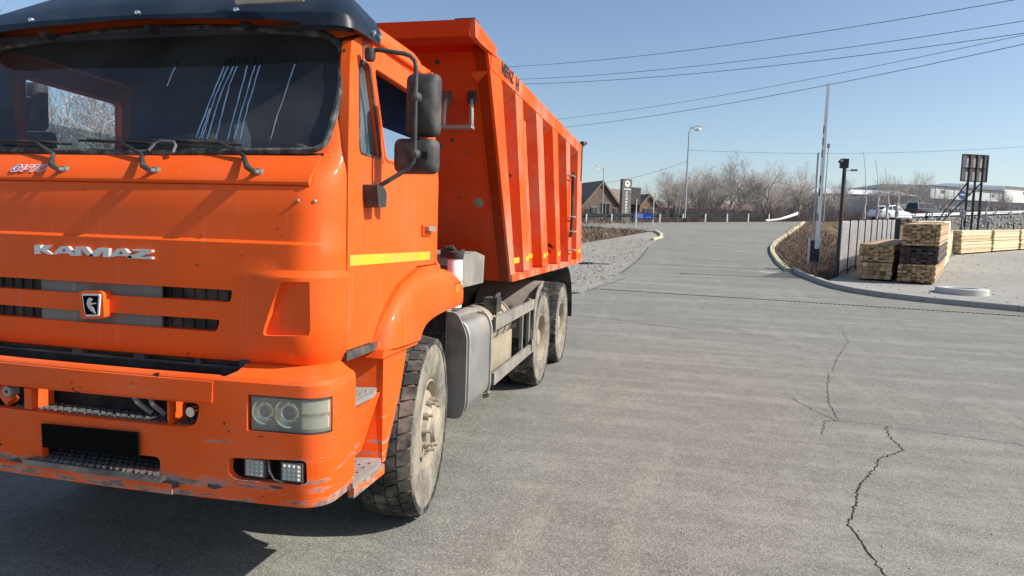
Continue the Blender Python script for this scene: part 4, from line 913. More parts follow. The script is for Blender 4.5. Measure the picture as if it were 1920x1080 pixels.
# kerb of separate stones round the yard
KP = [(5.99,24.7),(5.90,22.5),(6.12,19.2),(6.4,18.1),(6.87,17.27),(7.4,16.75),(8.07,16.27),(9.62,15.51),(11.5,15.05),(14,14.6),(25,13.6),(45,12.6)]
def along(pts, step):
    P = [Vector(p) for p in pts]; out = [P[0]]; acc = 0.
    for a, c in zip(P, P[1:]):
        L_ = (c-a).length; t = step-acc
        while t <= L_: out.append(a+(c-a)*t/L_); t += step
        acc = L_-(t-step)
    return out
kerb = struct(bpy.data.objects.new('kerb', None)); COL.objects.link(kerb)
kp = along(KP, .98)
for a, c in zip(kp, kp[1:]):
    d = (c-a); L_ = d.length; d.normalize(); n = Vector((-d.y, d.x)); q = (a+c)/2; z0, z1 = Hh(*a), Hh(*c)
    b = B(); n = n if n.dot(Vector((12,22))-q) > 0 else -n
    vs = []
    for p_, z in ((a+d*.004, z0), (c-d*.004, z1)):
        for o, h in ((-.02,-.08),(-.02,.125),(-.005,.145),(.15,.145),(.15,-.08)): vs.append((p_.x+n.x*o, p_.y+n.y*o, z+h))
    b.add(vs, [(0,1,2,3,4),(9,8,7,6,5)]+[(i,i+5,(i+1)%5+5,(i+1)%5) for i in range(5)]); b.build('kerb_stone', CONCD, kerb, smooth=20)
# yellow kerb lines by the drive
def kerbline(name, pts, w, h, mt, label, cat):
    q = along(pts, .6); rings = []
    for i, p_ in enumerate(q):
        a = q[max(0,i-1)]; c = q[min(len(q)-1,i+1)]; d = (c-a).normalized(); n = Vector((-d.y,d.x)); z = Hh(*p_)
        rings.append([(p_.x+n.x*o, p_.y+n.y*o, z+hh) for o, hh in ((-w/2,-.05),(-w/2,h*.8),(-w/2+.02,h),(w/2-.02,h),(w/2,h*.8),(w/2,-.05))])
    o = B().loft(rings).build(name, mt, None, smooth=30); return tag(o, label, cat)
kerbline('yellow_kerb', [(5.82,24.4),(5.98,27.7),(6.4,32.9),(6.8,36),(7.54,39.8),(8.71,44.5),(10.9,53.8),(13.13,62.4)], .22, .12, YKERB, 'long yellow painted kerb curving up the right side of the drive', 'kerb')
kerbline('yellow_kerb', [(.35,38.6),(.86,40.6),(.80,43.5),(.33,46.3)], .22, .12, YKERB, 'short yellow painted kerb at the left corner of the drive', 'kerb')

# ------------------------------------------------------------------ lifting barrier
bx, byy = 6.83, 25.3; bz = Hh(bx, byy)
t = thing('lifting_barrier', 'white lifting barrier with raised arm on a dark cabinet by the kerb', 'barrier', (bx, byy, bz))
B().box(bx-.34, bx+.34, byy-.30, byy+.30, bz-.3, bz+.12).build('plinth', CONC, t, bevel=.02)
B().box(bx-.17, bx+.17, byy-.17, byy+.17, bz+.12, bz+1.16).build('cabinet', mat('cabinet_dark', (.035,.037,.042), rough=.5), t, bevel=.015)
B().box(bx-.20, bx+.20, byy-.19, byy+.19, bz+1.16, bz+1.25).build('cabinet_lid', mat('cabinet_lid', (.5,.5,.49)), t, bevel=.015)
for sx in (-1, 1): B().box(bx+sx*.182-.012, bx+sx*.182+.012, byy-.17, byy+.17, bz+.12, bz+1.17).build('cabinet_side', mat('cabinet_lid', (.5,.5,.49)), t)
B().prism(rpoly([(bx-.03,bz+.84),(bx+.13,bz+.84),(bx+.13,bz+1.42),(bx-.03,bz+1.42)], .06, 4), 1, byy-.27, byy-.19).build('arm_holder', WHITE, t)
am = B().loft([[(bx+.05+sx*w_, byy-.23+sy*.03, z) for sx, sy in ((-1,-1),(1,-1),(1,1),(-1,1))] for z, w_ in ((bz+1.3,.075),(bz+4.2,.065),(bz+7.05,.048))]).build('arm', WHITE, t)
for z in (1.9, 2.85, 3.35, 4.3, 4.75, 5.2): B().box(bx-.022, bx+.02, byy-.264, byy-.255, bz+z, bz+z+.28).build('arm_mark', mat('arm_red', (.10,.035,.035)), am)
B().box(bx-.13, bx-.07, byy-.1, byy-.04, bz+3.4, bz+4.5).build('light_strip', GALV, t)
B().box(bx-.12, bx-.07, byy-.09, byy-.05, bz+1.2, bz+3.4).build('strip_post', GALV, t)
# ------------------------------------------------------------------ camera pole, mesh fences
px_, py_ = 6.90, 21.75; pz = Hh(px_, py_)
t = thing('camera_pole', 'tall dark pole with cameras on top at the fence corner', 'pole', (px_, py_, pz))
B().tube([(px_,py_,pz-.3),(px_,py_,pz+3.95)], .06, 10).build('pole', POLED, t)
b = B(); b.box(px_-.14,px_+.10,py_-.10,py_+.10,pz+3.72,pz+4.02); b.build('camera_housing', POLED, t, bevel=.03)
B().tube([(px_-.1,py_-.05,pz+3.96),(px_-.22,py_-.25,pz+3.9)], .05, 8).build('camera_lens', POLED, t)
b = B(); b.tube([(px_,py_,pz+3.62),(px_+.22,py_-.02,pz+3.66)], .012, 6); b.box(px_+.20,px_+.38,py_-.08,py_+.04,pz+3.62,pz+3.68); b.build('floodlight', POLEG, t)
FMESH = mat('fence_wire', (.80,.75,.71), rough=.8)
fen = thing('mesh_fence', 'dark posts with grey wire mesh beside the grassy bank', 'fence', (6.9, 21.75, gz(21.75)))
fp = [Vector((fencex(y), y)) for y in frange(21.75, 37.5, 1.75)]
for i, q in enumerate(fp):
    z = gz(q.y)
    if i: B().box(q.x-.035, q.x+.035, q.y-.035, q.y+.035, z-.3, z+2.02).build('post', POLED, fen)
    if i+1 < len(fp):
        c = fp[i+1]; zc = gz(c.y); b = B(); d = (c-q); n = 44
        for k in range(1, n):
            w_ = q.lerp(c, k/n); zz = lerp(z, zc, k/n); b.obox((w_.x, w_.y, zz+1.0), (.0055,0,0), (0,.0055,0), (0,0,.95))
        for k in range(44):
            h = .06+k*.044; m_ = q.lerp(c, .5); b.obox((m_.x, m_.y, (z+zc)/2+h), (d.x/2, d.y/2, (zc-z)/2), (-.005,.002,0), (0,0,.0055))
        stuff(b.build('wire_mesh', FMESH, fen, smooth=0))
fen2 = thing('back_fence', 'dark fence posts along the foot of the rubble slope', 'fence', (13.5, 39, gz(39)))
for i, q in enumerate(along([(13.5,38.5),(16.5,47.5),(22,53.5),(44,66)], 2.6)):
    z = Hh(q.x, q.y); B().box(q.x-.035, q.x+.035, q.y-.035, q.y+.035, z-.3, z+2.0).build('post', POLED, fen2)
# ------------------------------------------------------------------ timber
WOODC = [mat('board_%s' % k, c, rough=.8, var=.18, vscale=5., fine=.2, fscale=40.) for k, c in (('pale', (.76,.63,.40)), ('honey', (.66,.50,.29)), ('light', (.82,.71,.48)), ('brown', (.54,.40,.23)))]
WOODD = [mat('board_dark_%d' % i, c, rough=.85, var=.3, vscale=5.) for i, c in enumerate(((.075,.055,.045), (.11,.08,.06), (.05,.04,.034)))]
WOODO = [mat('board_end_%d' % i, c, rough=.85, var=.25, vscale=9.) for i, c in enumerate(((.42,.29,.165), (.53,.38,.22), (.28,.185,.10), (.47,.33,.19)))]
def bundle(label, c, ax, width, height, length, bw, bh, mats, seed, group='stacked timber bundles', each=True):
    """c: front left bottom corner; ax: unit direction of the boards; boards run along ax, rows across to the right"""
    rnd = random.Random(seed); ax = Vector((*ax, 0)).normalized(); rx = Vector((ax.y, -ax.x, 0)); c = Vector(c)
    t = thing('timber_bundle', label, 'timber', tuple(c), group)
    nx = max(1, round(width/bw)); nz = max(1, round(height/bh)); W, H_ = width/nx, height/nz
    slope = .04*ax.y
    cache = {}
    jb = [B() for _ in mats]
    for j in range(nz):
        for i in range(nx):
            dx = rnd.uniform(-.012,.012); dy = rnd.gauss(0,.06); L_ = length+rnd.uniform(-.06,.06)
            if each:
                k = rnd.randrange(len(mats))
                if k not in cache:
                    b = B(); s = ax*length/2+Vector((0,0,slope*length/2)); b.obox(s, rx*(W*.475), s, Vector((0,0,H_*.47)))
                    cache[k] = mesh_of(b, 'board'); cache[k].materials.append(mats[k])
                o = bpy.data.objects.new('board', cache[k]); COL.objects.link(o); o.parent = t
                o.location = rx*((i+.5)*W+dx)+ax*dy+Vector((0,0,(j+.5)*H_))
            else:
                k = rnd.randrange(len(mats)); s = ax*L_/2+Vector((0,0,slope*L_/2))
                jb[k].obox(c+rx*((i+.5)*W+dx)+ax*dy+s+Vector((0,0,(j+.5)*H_)), rx*(W*.475), s, Vector((0,0,H_*.47)))
    if not each:
        for k, b in enumerate(jb):
            if b.v: stuff(b.build('boards', mats[k], t, smooth=0))
    return t
A1 = (.371, .928); RX = Vector((.928, -.371))
def yz(x, y): return Hh(x, y)+.105
def stack(x, y, specs, ax=A1):
    z = yz(x, y)+.06; out = []
    sl = B(); a = Vector(ax).normalized(); r = Vector((a.y, -a.x))
    for lab, dx, dy, w_, h_, L_, bw, bh, ms, sd, each in specs:
        q = Vector((x, y))+r*dx+a*dy; out.append(bundle(lab, (q.x, q.y, z), ax, w_, h_, L_, bw, bh, ms, sd, each=each)); z += h_+.03
stack(7.30, 20.95, [('lower of two light brown bundles beside the fence posts', 0, 0, .98, .52, 6., .164, .13, WOODO, 1, True), ('upper uneven bundle of light brown boards nearest the fence', .03, .02, .97, .55, 6., .14, .055, WOODO, 2, True)])
stack(8.36, 20.50, [('bottom bundle of thin boards under the blackened bundle', 0, 0, 1.0, .54, 6., .125, .054, WOODO, 3, True), ('blackened dark bundle in the middle of the front stack', .02, .03, 1.02, .52, 6., .146, .058, WOODD, 4, True), ('pale topped bundle on top of the blackened bundle', .05, -.05, 1.0, .66, 6., .125, .055, WOODO, 5, True)])
stack(10.7, 27.0, [('lowest bundle of the bright stack behind the front stacks', 0, 0, 1.15, .6, 6., .145, .06, WOODC, 6, False), ('middle bundle of the bright stack behind the front stacks', .05, .1, 1.1, .6, 6., .145, .06, WOODC, 7, False), ('highest bright yellow bundle behind the front stacks', .0, .0, 1.1, .55, 6., .145, .06, [WOODC[2]], 8, False)])
stack(13.2, 33.6, [('lower bundle of the pale stack halfway down the yard', 0, 0, 1.15, .62, 6., .145, .06, WOODC, 9, False), ('upper bundle of the pale stack halfway down the yard', .05, .1, 1.1, .6, 6., .145, .06, WOODC, 10, False)])
AR = (.61, .79)
for k, (x, y, lab) in enumerate([(16.2,40.0,'nearest long pale bundle of the far row'), (19.6,44.4,'second pale bundle along the far row'), (23.0,48.8,'third pale bundle along the far row'), (26.3,53.1,'fourth pale bundle at the end of the far row')]):
    stack(x, y, [(lab+', lower layer', 0, 0, 1.2, .6, 5.1, .15, .06, WOODC, 20+k, False), (lab+', upper layer', .02, .05, 1.15, .62, 5.0, .15, .06, WOODC, 30+k, False)], AR)
rg = B().lathe([(.40,-.05),(.40,.13),(.42,.15),(.61,.15),(.63,.13),(.63,-.05)], (9.28, 18.15, yz(9.28,18.15)), 2, 40, close=True).build('concrete_ring', mat('ring_concrete', (.5,.49,.46), rough=.8, var=.1, fine=.1), None, smooth=30)
tag(rg, 'pale concrete well ring lying on the yard gravel by the kerb', 'ring')
# ------------------------------------------------------------------ guardrails
def guardrail(name, label, u0, u1, v, mt, pm, step=2.5, bend=False):
    t = thing(name, label, 'guardrail', tuple(HW(u0, v)))
    us = frange(u0, u1, step)
    prof = [(-.02,.42),(-.05,.46),(-.05,.52),(-.01,.56),(-.05,.60),(-.05,.66),(-.02,.72),(-.012,.72),(-.03,.66),(0.,.56),(-.03,.46),(-.012,.42)]
    for a, c in zip(us, us[1:]):
        rings = []
        for u in (a, c): q = HW(u, v, .05); rings.append([(q.x-HN.x*o*1.0, q.y-HN.y*o, q.z+h) for o, h in prof])
        B().loft(rings).build('rail', mt, t, smooth=30)
    for u in us: q = HW(u+.02, v-.12, 0); B().obox((q.x,q.y,q.z+.36), (HD.x*.05,HD.y*.05,0), (HN.x*.05,HN.y*.05,0), (0,0,.40)).build('post', pm, t)
    return t
guardrail('guardrail', 'dark steel guardrail with pale posts along the left of the highway', -22, 19.5, .1, GALVD, mat('pale_post', (.55,.54,.5)))
g2 = guardrail('guardrail', 'bright steel guardrail beside the passing cars on the right', 36.5, 95, .1, GALV, POLEG)
b = B(); rings = []
for i in range(9):
    t_ = i/8; q = HW(18.7+4.2*t_, -.6+.4*t_, .05); zz = q.z+.02+.60*t_**2
    rings.append([(q.x, q.y, zz), (q.x+.02, q.y+.06, zz+.04), (q.x, q.y, zz+.30*(.3+.7*t_)), (q.x-.03, q.y-.06, zz+.16)])
o = b.loft(rings).build('rail_terminal', WHITE, None, smooth=30); tag(o, 'white bent up rail end at the end of the dark guardrail', 'rail end')
# ------------------------------------------------------------------ poles, lamps, signs, billboard
def lamp(label, u, v, h, arms, r=.09, group=None):
    q = HW(u, v); t = thing('street_lamp', label, 'street lamp', tuple(q), group)
    B().tube([(q.x,q.y,q.z-.2),(q.x,q.y,q.z+h*.93)], [r,r*.6], 8).build('pole', POLEG, t)
    B().box(q.x-.16, q.x+.16, q.y-.16, q.y+.16, q.z-.3, q.z+.35).build('base', CHASSIS, t)
    for dx, dy, dzz in arms:
        B().tube([(q.x,q.y,q.z+h*.9),(q.x+dx*.15,q.y+dy*.15,q.z+h*.97),(q.x+dx,q.y+dy,q.z+h+dzz)], .035, 6).build('arm', POLEG, t)
        B().obox((q.x+dx*1.2,q.y+dy*1.2,q.z+h+dzz+.03), (dx*.28,dy*.28,.03), (-.12*dy/abs(dx or 1) if dx else .12,.12,0), (0,0,.06)).build('lamp_head', WHITE, t, bevel=.02)
    return t
lamp('tall grey twin armed street lamp behind the dark guardrail', 9.6, -.5, 8.6, [(.85,.2,-.05), (.60,-.5,-.55)])
lamp('smaller street lamp in front of the brown restaurant roof', 3.7, 4., 5.1, [(-.5,-.1,.05), (-.3,-.3,-.25)], .06)
def pole(name, label, cat, u, v, h, r=.05, mt=POLEG, group=None, tip=(0,0)):
    q = HW(u, v); pts = [(q.x,q.y,q.z-.2)]+[(q.x+tip[0]*max(0,(i/8-.55)/.45)**1.8, q.y+tip[1]*max(0,(i/8-.55)/.45)**1.8, q.z+h*i/8) for i in range(1,9)]
    return pts, q
pts, q = pole('', '', '', 27.0, .6, 7.6)
t = thing('light_mast', 'thin grey mast standing right of the raised barrier arm', 'mast', tuple(q)); B().tube(pts, [.06]*5+[.045]*4, 6).build('mast', POLEG, t); B().box(q.x-.12,q.x+.12,q.y-.06,q.y+.06,q.z+7.3,q.z+7.7).build('mast_head', POLEG, t)
FLAG = mat('tattered_flag', (.40,.37,.38), rough=.9, var=.25, vscale=4.)
for k, (u, v, h, lab) in enumerate([(23.7,-7.,7.8,'tallest bent flagpole with a rag flag, left of the row'), (25.7,-6.6,7.1,'second bent flagpole of the row above the mesh fence'), (27.4,-6.2,6.4,'third bent flagpole of the row above the mesh fence'), (29.1,-5.8,5.7,'shortest bent flagpole, right of the row by the white car')]):
    pts, q = pole('', '', '', u, v, h, tip=(-.42,-.1)); q = Vector(q)
    t = thing('flagpole', lab, 'flagpole', tuple(q), 'bent flagpoles'); B().tube(pts, [.035]*6+[.022]*3, 6).build('pole', POLEG, t)
    rnd = random.Random(k); rings = []
    for i in range(9):
        z = q.z+3.9-i*.26; w_ = .07+.05*sin(i*1.3+k*2); rings.append([(q.x+.05+w_+.04*rnd.random(), q.y-.1, z), (q.x+.02, q.y-.15-.05*rnd.random(), z), (q.x-.06-w_*.6, q.y-.08, z-.05), (q.x-.02, q.y+.03, z)])
    B().loft(rings).build('flag', FLAG, t, smooth=60)
for k, (u, v, lab) in enumerate([(37.,-6.5,'torn pale flag hanging on a post under the billboard'), (43.3,-4.5,'torn pale flag on a post right of the billboard legs')]):
    q = HW(u, v); t = thing('flag_post', lab, 'flag post', tuple(q)); B().tube([q, q+Vector((0,0,3.3))], .03, 6).build('post', POLED, t); rings = []
    for i in range(9):
        z = q.z+3.1-i*.28; w_ = .16+.10*sin(i*1.1+k); rings.append([(q.x+w_, q.y-.1, z), (q.x, q.y-.16, z), (q.x-w_*.8, q.y-.08, z-.05), (q.x, q.y+.03, z)])
    B().loft(rings).build('flag', FLAG, t, smooth=60)
# billboard seen from behind
q = HW(38.9, -6.); t = thing('billboard', 'back of a steel framed billboard on three posts with braces', 'billboard', tuple(q))
bd_ = Vector((.93, .37, 0)); zb = 8.15; W_ = 1.40; Hb = 2.55
B().obox((q.x,q.y+.12,zb+Hb/2), bd_*W_, Vector((-.37,.93,0))*.03, Vector((0,0,Hb/2))).build('panel', mat('panel_back', (.52,.48,.46), rough=.7, var=.2), t)
for k in (-1, 1):
    B().obox((q.x+bd_.x*W_*k,q.y+bd_.y*W_*k,zb+Hb/2), bd_*.04, Vector((-.37,.93,0))*.06, Vector((0,0,Hb/2))).build('frame_bar', POLED, t)
for z in (zb, zb+Hb/2, zb+Hb): B().obox((q.x,q.y-.0,z), bd_*W_, Vector((-.37,.93,0))*.05, Vector((0,0,.04))).build('frame_bar', POLED, t)
for k in (-.45, .1, .62):
    c = Vector((q.x+bd_.x*W_*k, q.y+bd_.y*W_*k-.08, 0)); z0 = Hh(c.x, c.y); B().box(c.x-.075, c.x+.075, c.y-.075, c.y+.075, z0-.3, zb+Hb).build('post', POLED, t)
for k, dx in ((-.45,-3.4), (.62,-4.3)):
    c = Vector((q.x+bd_.x*W_*k, q.y+bd_.y*W_*k, zb-.1)); e = Vector((c.x+dx, c.y-.9, 0)); e.z = Hh(e.x, e.y); B().tube([c, e], .06, 6).build('brace', POLED, t)
# road signs seen near the billboard
q = HW(43.7, -1.6); t = thing('road_sign', 'blue round sign under a triangular sign on one grey post', 'road sign', tuple(q))
B().tube([q, q+Vector((0,0,3.8))], .05, 8).build('post', POLEG, t)
ex, ey = Vector((.93,.37,0)), Vector((.37,-.93,0))
def disc(b, c, r, th, n=24):
    b.loft([[c+ey*o+(ex*cos(a)+Vector((0,0,1))*sin(a))*r for a in [2*pi*i/n for i in range(n)]] for o in (-th, th)])
b = B(); disc(b, q+Vector((0,0,2.65))+ey*.08, .46, .012); b.build('round_plate', mat('sign_blue', (.02,.07,.22), rough=.4), t)
b = B(); c = q+Vector((0,0,2.67))+ey*.10; b.obox(c, ex*.27, ey*.006, Vector((0,0,.06))); b.obox(c+ex*.17+Vector((0,0,.0)), (ex*.06+Vector((0,0,.10))), ey*.006, (ex*-.03+Vector((0,0,.03)))); b.build('arrow', WHITE, t, smooth=0)
c = q+Vector((0,0,3.5)); b = B()
tri = [c+ex*-.62+Vector((0,0,.32)), c+ex*.62+Vector((0,0,.32)), c+Vector((0,0,-.62))]
b.loft([[v+ey*o for v in tri] for o in (.06,.08)]); b.build('triangle_plate', mat('sign_back', (.33,.34,.35), metal=.3), t)
q = HW(-.2, -8.2); t = thing('road_sign', 'slim dark sign seen edge on atop a pale post left of the drive', 'road sign', tuple(q))
B().tube([q, q+Vector((0,0,2.25))], .045, 8).build('post', mat('pale_post', (.55,.54,.5)), t)
B().obox((q.x-.05,q.y,q.z+2.46), (.30,.28,0), (-.02,.02,0), (0,0,.62)).build('plate', POLED, t, bevel=.01)
q = HW(2.6, -4.8); t = thing('direction_sign', 'blue direction sign with white panel on posts before the guardrail', 'road sign', tuple(q))
for dx in (-.45, .75): B().tube([(q.x+dx,q.y,q.z-.2),(q.x+dx,q.y,q.z+(1.0 if dx < 0 else 2.1))], .04, 6).build('post', mat('pale_post', (.55,.54,.5)), t)
B().box(q.x-.75, q.x+.78, q.y-.10, q.y-.06, q.z+.42, q.z+.92).build('panel', mat('sign_blue2', (.04,.12,.55), rough=.4), t)
B().box(q.x-.68, q.x-.02, q.y-.112, q.y-.102, q.z+.50, q.z+.84).build('white_field', mat('sign_pale', (.45,.52,.85), rough=.4), t)
b = B().box(q.x+.18, q.x+.62, q.y-.112, q.y-.102, q.z+.55, q.z+.62); b.build('white_line', mat('sign_pale', (.45,.52,.85)), t)
# ------------------------------------------------------------------ cars
def car(label, u, v, prof, glass, paint, L_, cat='car', dark=False):
    q = HW(u, v, .06); t = thing('passenger_car', label, cat, tuple(q))
    F = Vector((HD.x, HD.y, 0)); S = Vector((HD.y, -HD.x, 0))      # forward (to the right), towards the viewer
    def P(x, s, z): r = q+F*x+S*s; return (r.x, r.y, r.z+z)
    W = .90
    def sec(x, z): 
        k = max(0, (z-.95))/.6; return W-.16*k
    # lower body
    low, roof = prof
    b = B(); rings = []
    for s, ins in ((-1,.10),(-1,.02),(-1,0),(1,0),(1,.02),(1,.10)):
        sx = s*(W-(.0 if ins == 0 else (.03 if ins < .05 else .0)))
    rings = [[P(x*(1-i*.012), s, z-(i*.03 if z > .5 else -i*.03)) for x, z in low] for s, i in ((-W,1),(-W+.04,0),(W-.04,0),(W,1))]
    b.loft(rings); body = b.build('body', paint, t, smooth=50)
    b = B(); b.loft([[P(x, s*(W-.06-.17*max(0,(z-.95)/.55)), z) for x, z in roof] for s in (-1, 1)]); b.build('cabin', paint, t, smooth=40)
    for s in (-1, 1):
        for g in glass:
            gb = B(); gb.loft([[P(x, s*(W-.06-.17*max(0,(z-.95)/.55)+o), z) for x, z in g] for o in (-.01, .008)]); gb.build('side_window', mat('car_glass', (.012,.014,.018), rough=.08), t, smooth=0)
    rf = sorted(roof, key=lambda p: p[0])
    for a, c in ((roof[0], roof[1]), (roof[-1], roof[-2])):
        (x0, z0), (x1, z1) = a, c; o = .012 if x0 > x1 else -.012
        gb = B(); gb.add([P(lerp(x0,x1,.08)+o, -(W-.16), lerp(z0,z1,.1)+.008), P(lerp(x0,x1,.08)+o, W-.16, lerp(z0,z1,.1)+.008), P(lerp(x0,x1,.92)+o, W-.26, lerp(z0,z1,.92)+.008), P(lerp(x0,x1,.92)+o, -(W-.26), lerp(z0,z1,.92)+.008)], [(0,1,2,3)]); gb.build('windscreen', mat('car_glass', (.012,.014,.018), rough=.08), t, smooth=0)
    for x in (L_*.30, -L_*.29):
        for s in (-1, 1):
            c = q+F*x+S*s*(W-.10); wl = []
            for r, o in ((.001,-.10),(.30,-.10),(.33,-.08),(.33,.08),(.30,.105),(.22,.10)):
                wl.append([tuple(c+S*s*o+(F*cos(a)+Vector((0,0,1))*sin(a))*r+Vector((0,0,.33))) for a in [2*pi*i/20 for i in range(20)]])
            w_ = B().loft(wl, cap=False).build('wheel', mat('car_tyre', (.02,.02,.02), rough=.8), t)
            rr = [[tuple(c+S*s*o+(F*cos(a)+Vector((0,0,1))*sin(a))*r+Vector((0,0,.33))) for a in [2*pi*i/16 for i in range(16)]] for r, o in ((.225,.09),(.20,.095),(.06,.08),(.001,.085))]
            B().loft(rr, cap=False).build('rim', mat('car_rim', (.35,.36,.37), rough=.35, metal=.5), w_)
            ar = [[tuple(c+S*s*o+(F*cos(a)+Vector((0,0,1))*sin(a))*r+Vector((0,0,.33))) for a in [pi*i/12 for i in range(13)]] for r, o in ((.40,.102),(.33,.102))]
            B().loft(ar, cap=False, closed=False).build('wheel_arch', mat('arch_dark', (.015,.015,.015)), t)
    for s in (-1, 1):
        gb = B(); gb.obox(P(L_/2-.18, s*(W-.13), .74), F*.17, S*.12, (0,0,.07)); gb.build('headlight', mat('car_lamp', (.6,.62,.65), rough=.15), t, bevel=.03)
        gb = B(); gb.obox(P(-L_/2+.10, s*(W-.11), .86), F*.10, S*.11, (0,0,.08)); gb.build('tail_light', mat('car_tail', (.35,.02,.02), rough=.2), t, bevel=.03)
    return t
SUVL = [(-2.35,.35),(-2.38,.60),(-2.34,.92),(-2.15,1.06),(-1.6,1.04),(.75,1.02),(1.35,.98),(2.0,.88),(2.30,.74),(2.36,.50),(2.30,.28),(-2.2,.26)]
SUVR = [(-2.15,1.02),(-1.45,1.44),(-.75,1.60),(-.1,1.63),(.45,1.54),(1.18,1.00)]
SUVG = [[(-1.30,1.08),(-1.15,1.36),(-.75,1.52),(-.62,1.52),(-.62,1.06)], [(-.54,1.06),(-.54,1.53),(0.,1.55),(.32,1.48),(.42,1.06)], [(.50,1.06),(.40,1.46),(.90,1.10),(.92,1.05)]]
car('white coupe style off-road car driving right along the highway', 39.3, 3.2, (SUVL, SUVR), SUVG, mat('car_white', (.78,.79,.80), rough=.25, coat=.5, var=.03), 4.7)
VANL = [(-2.2,.40),(-2.24,.65),(-2.2,1.05),(-1.6,1.10),(.80,1.10),(1.45,1.04),(2.1,.98),(2.25,.80),(2.25,.45),(2.15,.32),(-2.1,.32)]
VANR = [(-2.18,1.05),(-2.05,1.72),(-1.9,1.80),(.15,1.80),(.45,1.72),(1.15,1.06)]
VANG = [[(-1.95,1.18),(-1.88,1.66),(-1.1,1.68),(-1.1,1.18)], [(-1.0,1.18),(-1.0,1.68),(-.15,1.68),(-.15,1.18)], [(-.06,1.18),(-.06,1.68),(.30,1.66),(.80,1.18)]]
car('dark boxy off-road car behind the bright guardrail', 46.0, 4.2, (VANL, VANR), VANG, mat('car_navy', (.012,.016,.024), rough=.3, coat=.4), 4.5)
# ------------------------------------------------------------------ restaurant with pylon sign
BRICK = mat('brown_brick', (.26,.155,.105), rough=.9, var=.3, vscale=2., fine=.35, fscale=9.)
ROOF = mat('brown_shingle', (.23,.185,.15), rough=.9, var=.2, vscale=2., fine=.3, fscale=7.)
WOODT = mat('dark_timber', (.15,.105,.08), rough=.85, var=.25)
ru0, rv = -4., 13.; q0 = HW(6, rv); RZ = q0.z
t = thing('restaurant', 'low brown restaurant with steep gables and shingled roof beyond the highway', 'building', tuple(q0))
def R(u, v, z): q = HP0+HD*u+HN*v; return (q.x, q.y, RZ+z)
def rbox(b, u0, u1, v0, v1, z0, z1):
    return b.add([R(u0,v0,z0),R(u1,v0,z0),R(u1,v1,z0),R(u0,v1,z0),R(u0,v0,z1),R(u1,v0,z1),R(u1,v1,z1),R(u0,v1,z1)], [(3,2,1,0),(4,5,6,7),(0,1,5,4),(1,2,6,5),(2,3,7,6),(3,0,4,7)])
b = B(); rbox(b, -6, 16.4, 15, 23, -.6, 2.75); b.build('wall', BRICK, t)
b = B(); b.add([R(-6.5,14.3,2.6),R(17.1,14.3,2.6),R(17.1,23.7,2.6),R(-6.5,23.7,2.6),R(-6.5,19,4.35),R(14.2,19,4.35)], [(0,1,5,4),(1,2,5),(2,3,4,5),(3,0,4),(3,2,1,0)]); rf = b.build('roof', ROOF, t, smooth=0)
b = B(); rbox(b, -6.5, 17.1, 14.26, 14.34, 2.42, 2.66); b.build('eave_board', WOODT, rf)
def gable(u, w_, v0, v1, zf, za, nm, wallm):
    b = B(); b.add([R(u-w_,v0,zf),R(u+w_,v0,zf),R(u,v0,za),R(u-w_,v1,zf),R(u+w_,v1,zf),R(u,v1,za),R(u-w_,v0,zf-.22),R(u+w_,v0,zf-.22),R(u,v0,za-.26),R(u-w_,v1,zf-.22),R(u+w_,v1,zf-.22),R(u,v1,za-.26)],
                   [(0,2,5,3),(2,1,4,5),(6,9,11,8),(8,11,10,7),(0,6,8,2),(2,8,7,1)]); g_ = b.build(nm, ROOF, t, smooth=0)
    b = B(); b.add([R(u-w_*.93,v0+.25,-.6),R(u+w_*.93,v0+.25,-.6),R(u+w_*.93,v0+.25,zf-.1),R(u,v0+.25,za-.25),R(u-w_*.93,v0+.25,zf-.1),R(u-w_*.93,v1,-.6),R(u+w_*.93,v1,-.6),R(u+w_*.93,v1,zf-.1),R(u,v1,za-.25),R(u-w_*.93,v1,zf-.1)], [(0,1,2,3,4),(0,5,6,1),(1,6,7,2),(2,7,8,3),(3,8,9,4),(4,9,5,0)]); b.build('gable_wall', wallm, t, smooth=0)
    return g_
gable(8.8, 3.2, 13.2, 19, 1.1, 4.75, 'gable_roof', WOODT)
gable(15.0, 1.25, 13.6, 17.5, 2.35, 3.65, 'gable_roof', BRICK)
def win(u, w_, z0, z1, v0):
    b = B(); rbox(b, u-w_, u+w_, v0-.08, v0, z0, z1); f = b.build('window', mat('window_frame', (.32,.27,.22)), t)
    for k in (-1, 1):
        b = B(); rbox(b, u+k*w_*.5-w_*.40, u+k*w_*.5+w_*.40, v0-.10, v0-.081, z0+.08, z1-.08); b.build('pane', mat('far_glass', (.03,.035,.04), rough=.1), f)
for u, w_, z0, z1, v0 in ((12.75,.45,.9,2.1,15), (13.5,.25,.9,2.1,15), (14.65,.38,.5,2.1,13.85), (15.4,.30,.5,2.1,13.85), (16.1,.2,1.0,1.9,15), (7.9,.4,.8,1.9,13.45), (9.3,.5,.8,2.4,13.45), (10.7,.4,.8,1.9,13.45)): win(u, w_, z0, z1, v0)
b = B(); rbox(b, 13.9, 14.2, 14.9, 15, -.2, 2.2); b.build('door', WOODT, t)
pq = HW(10.3, 10.8); t = thing('pylon_sign', 'grey pylon with white round logo and vertical letters before the restaurant', 'sign', tuple(pq))
def Q(a, o, z): q = pq+Vector((HD.x,HD.y,0))*a+Vector((HN.x,HN.y,0))*o; return (q.x, q.y, pq.z+z)
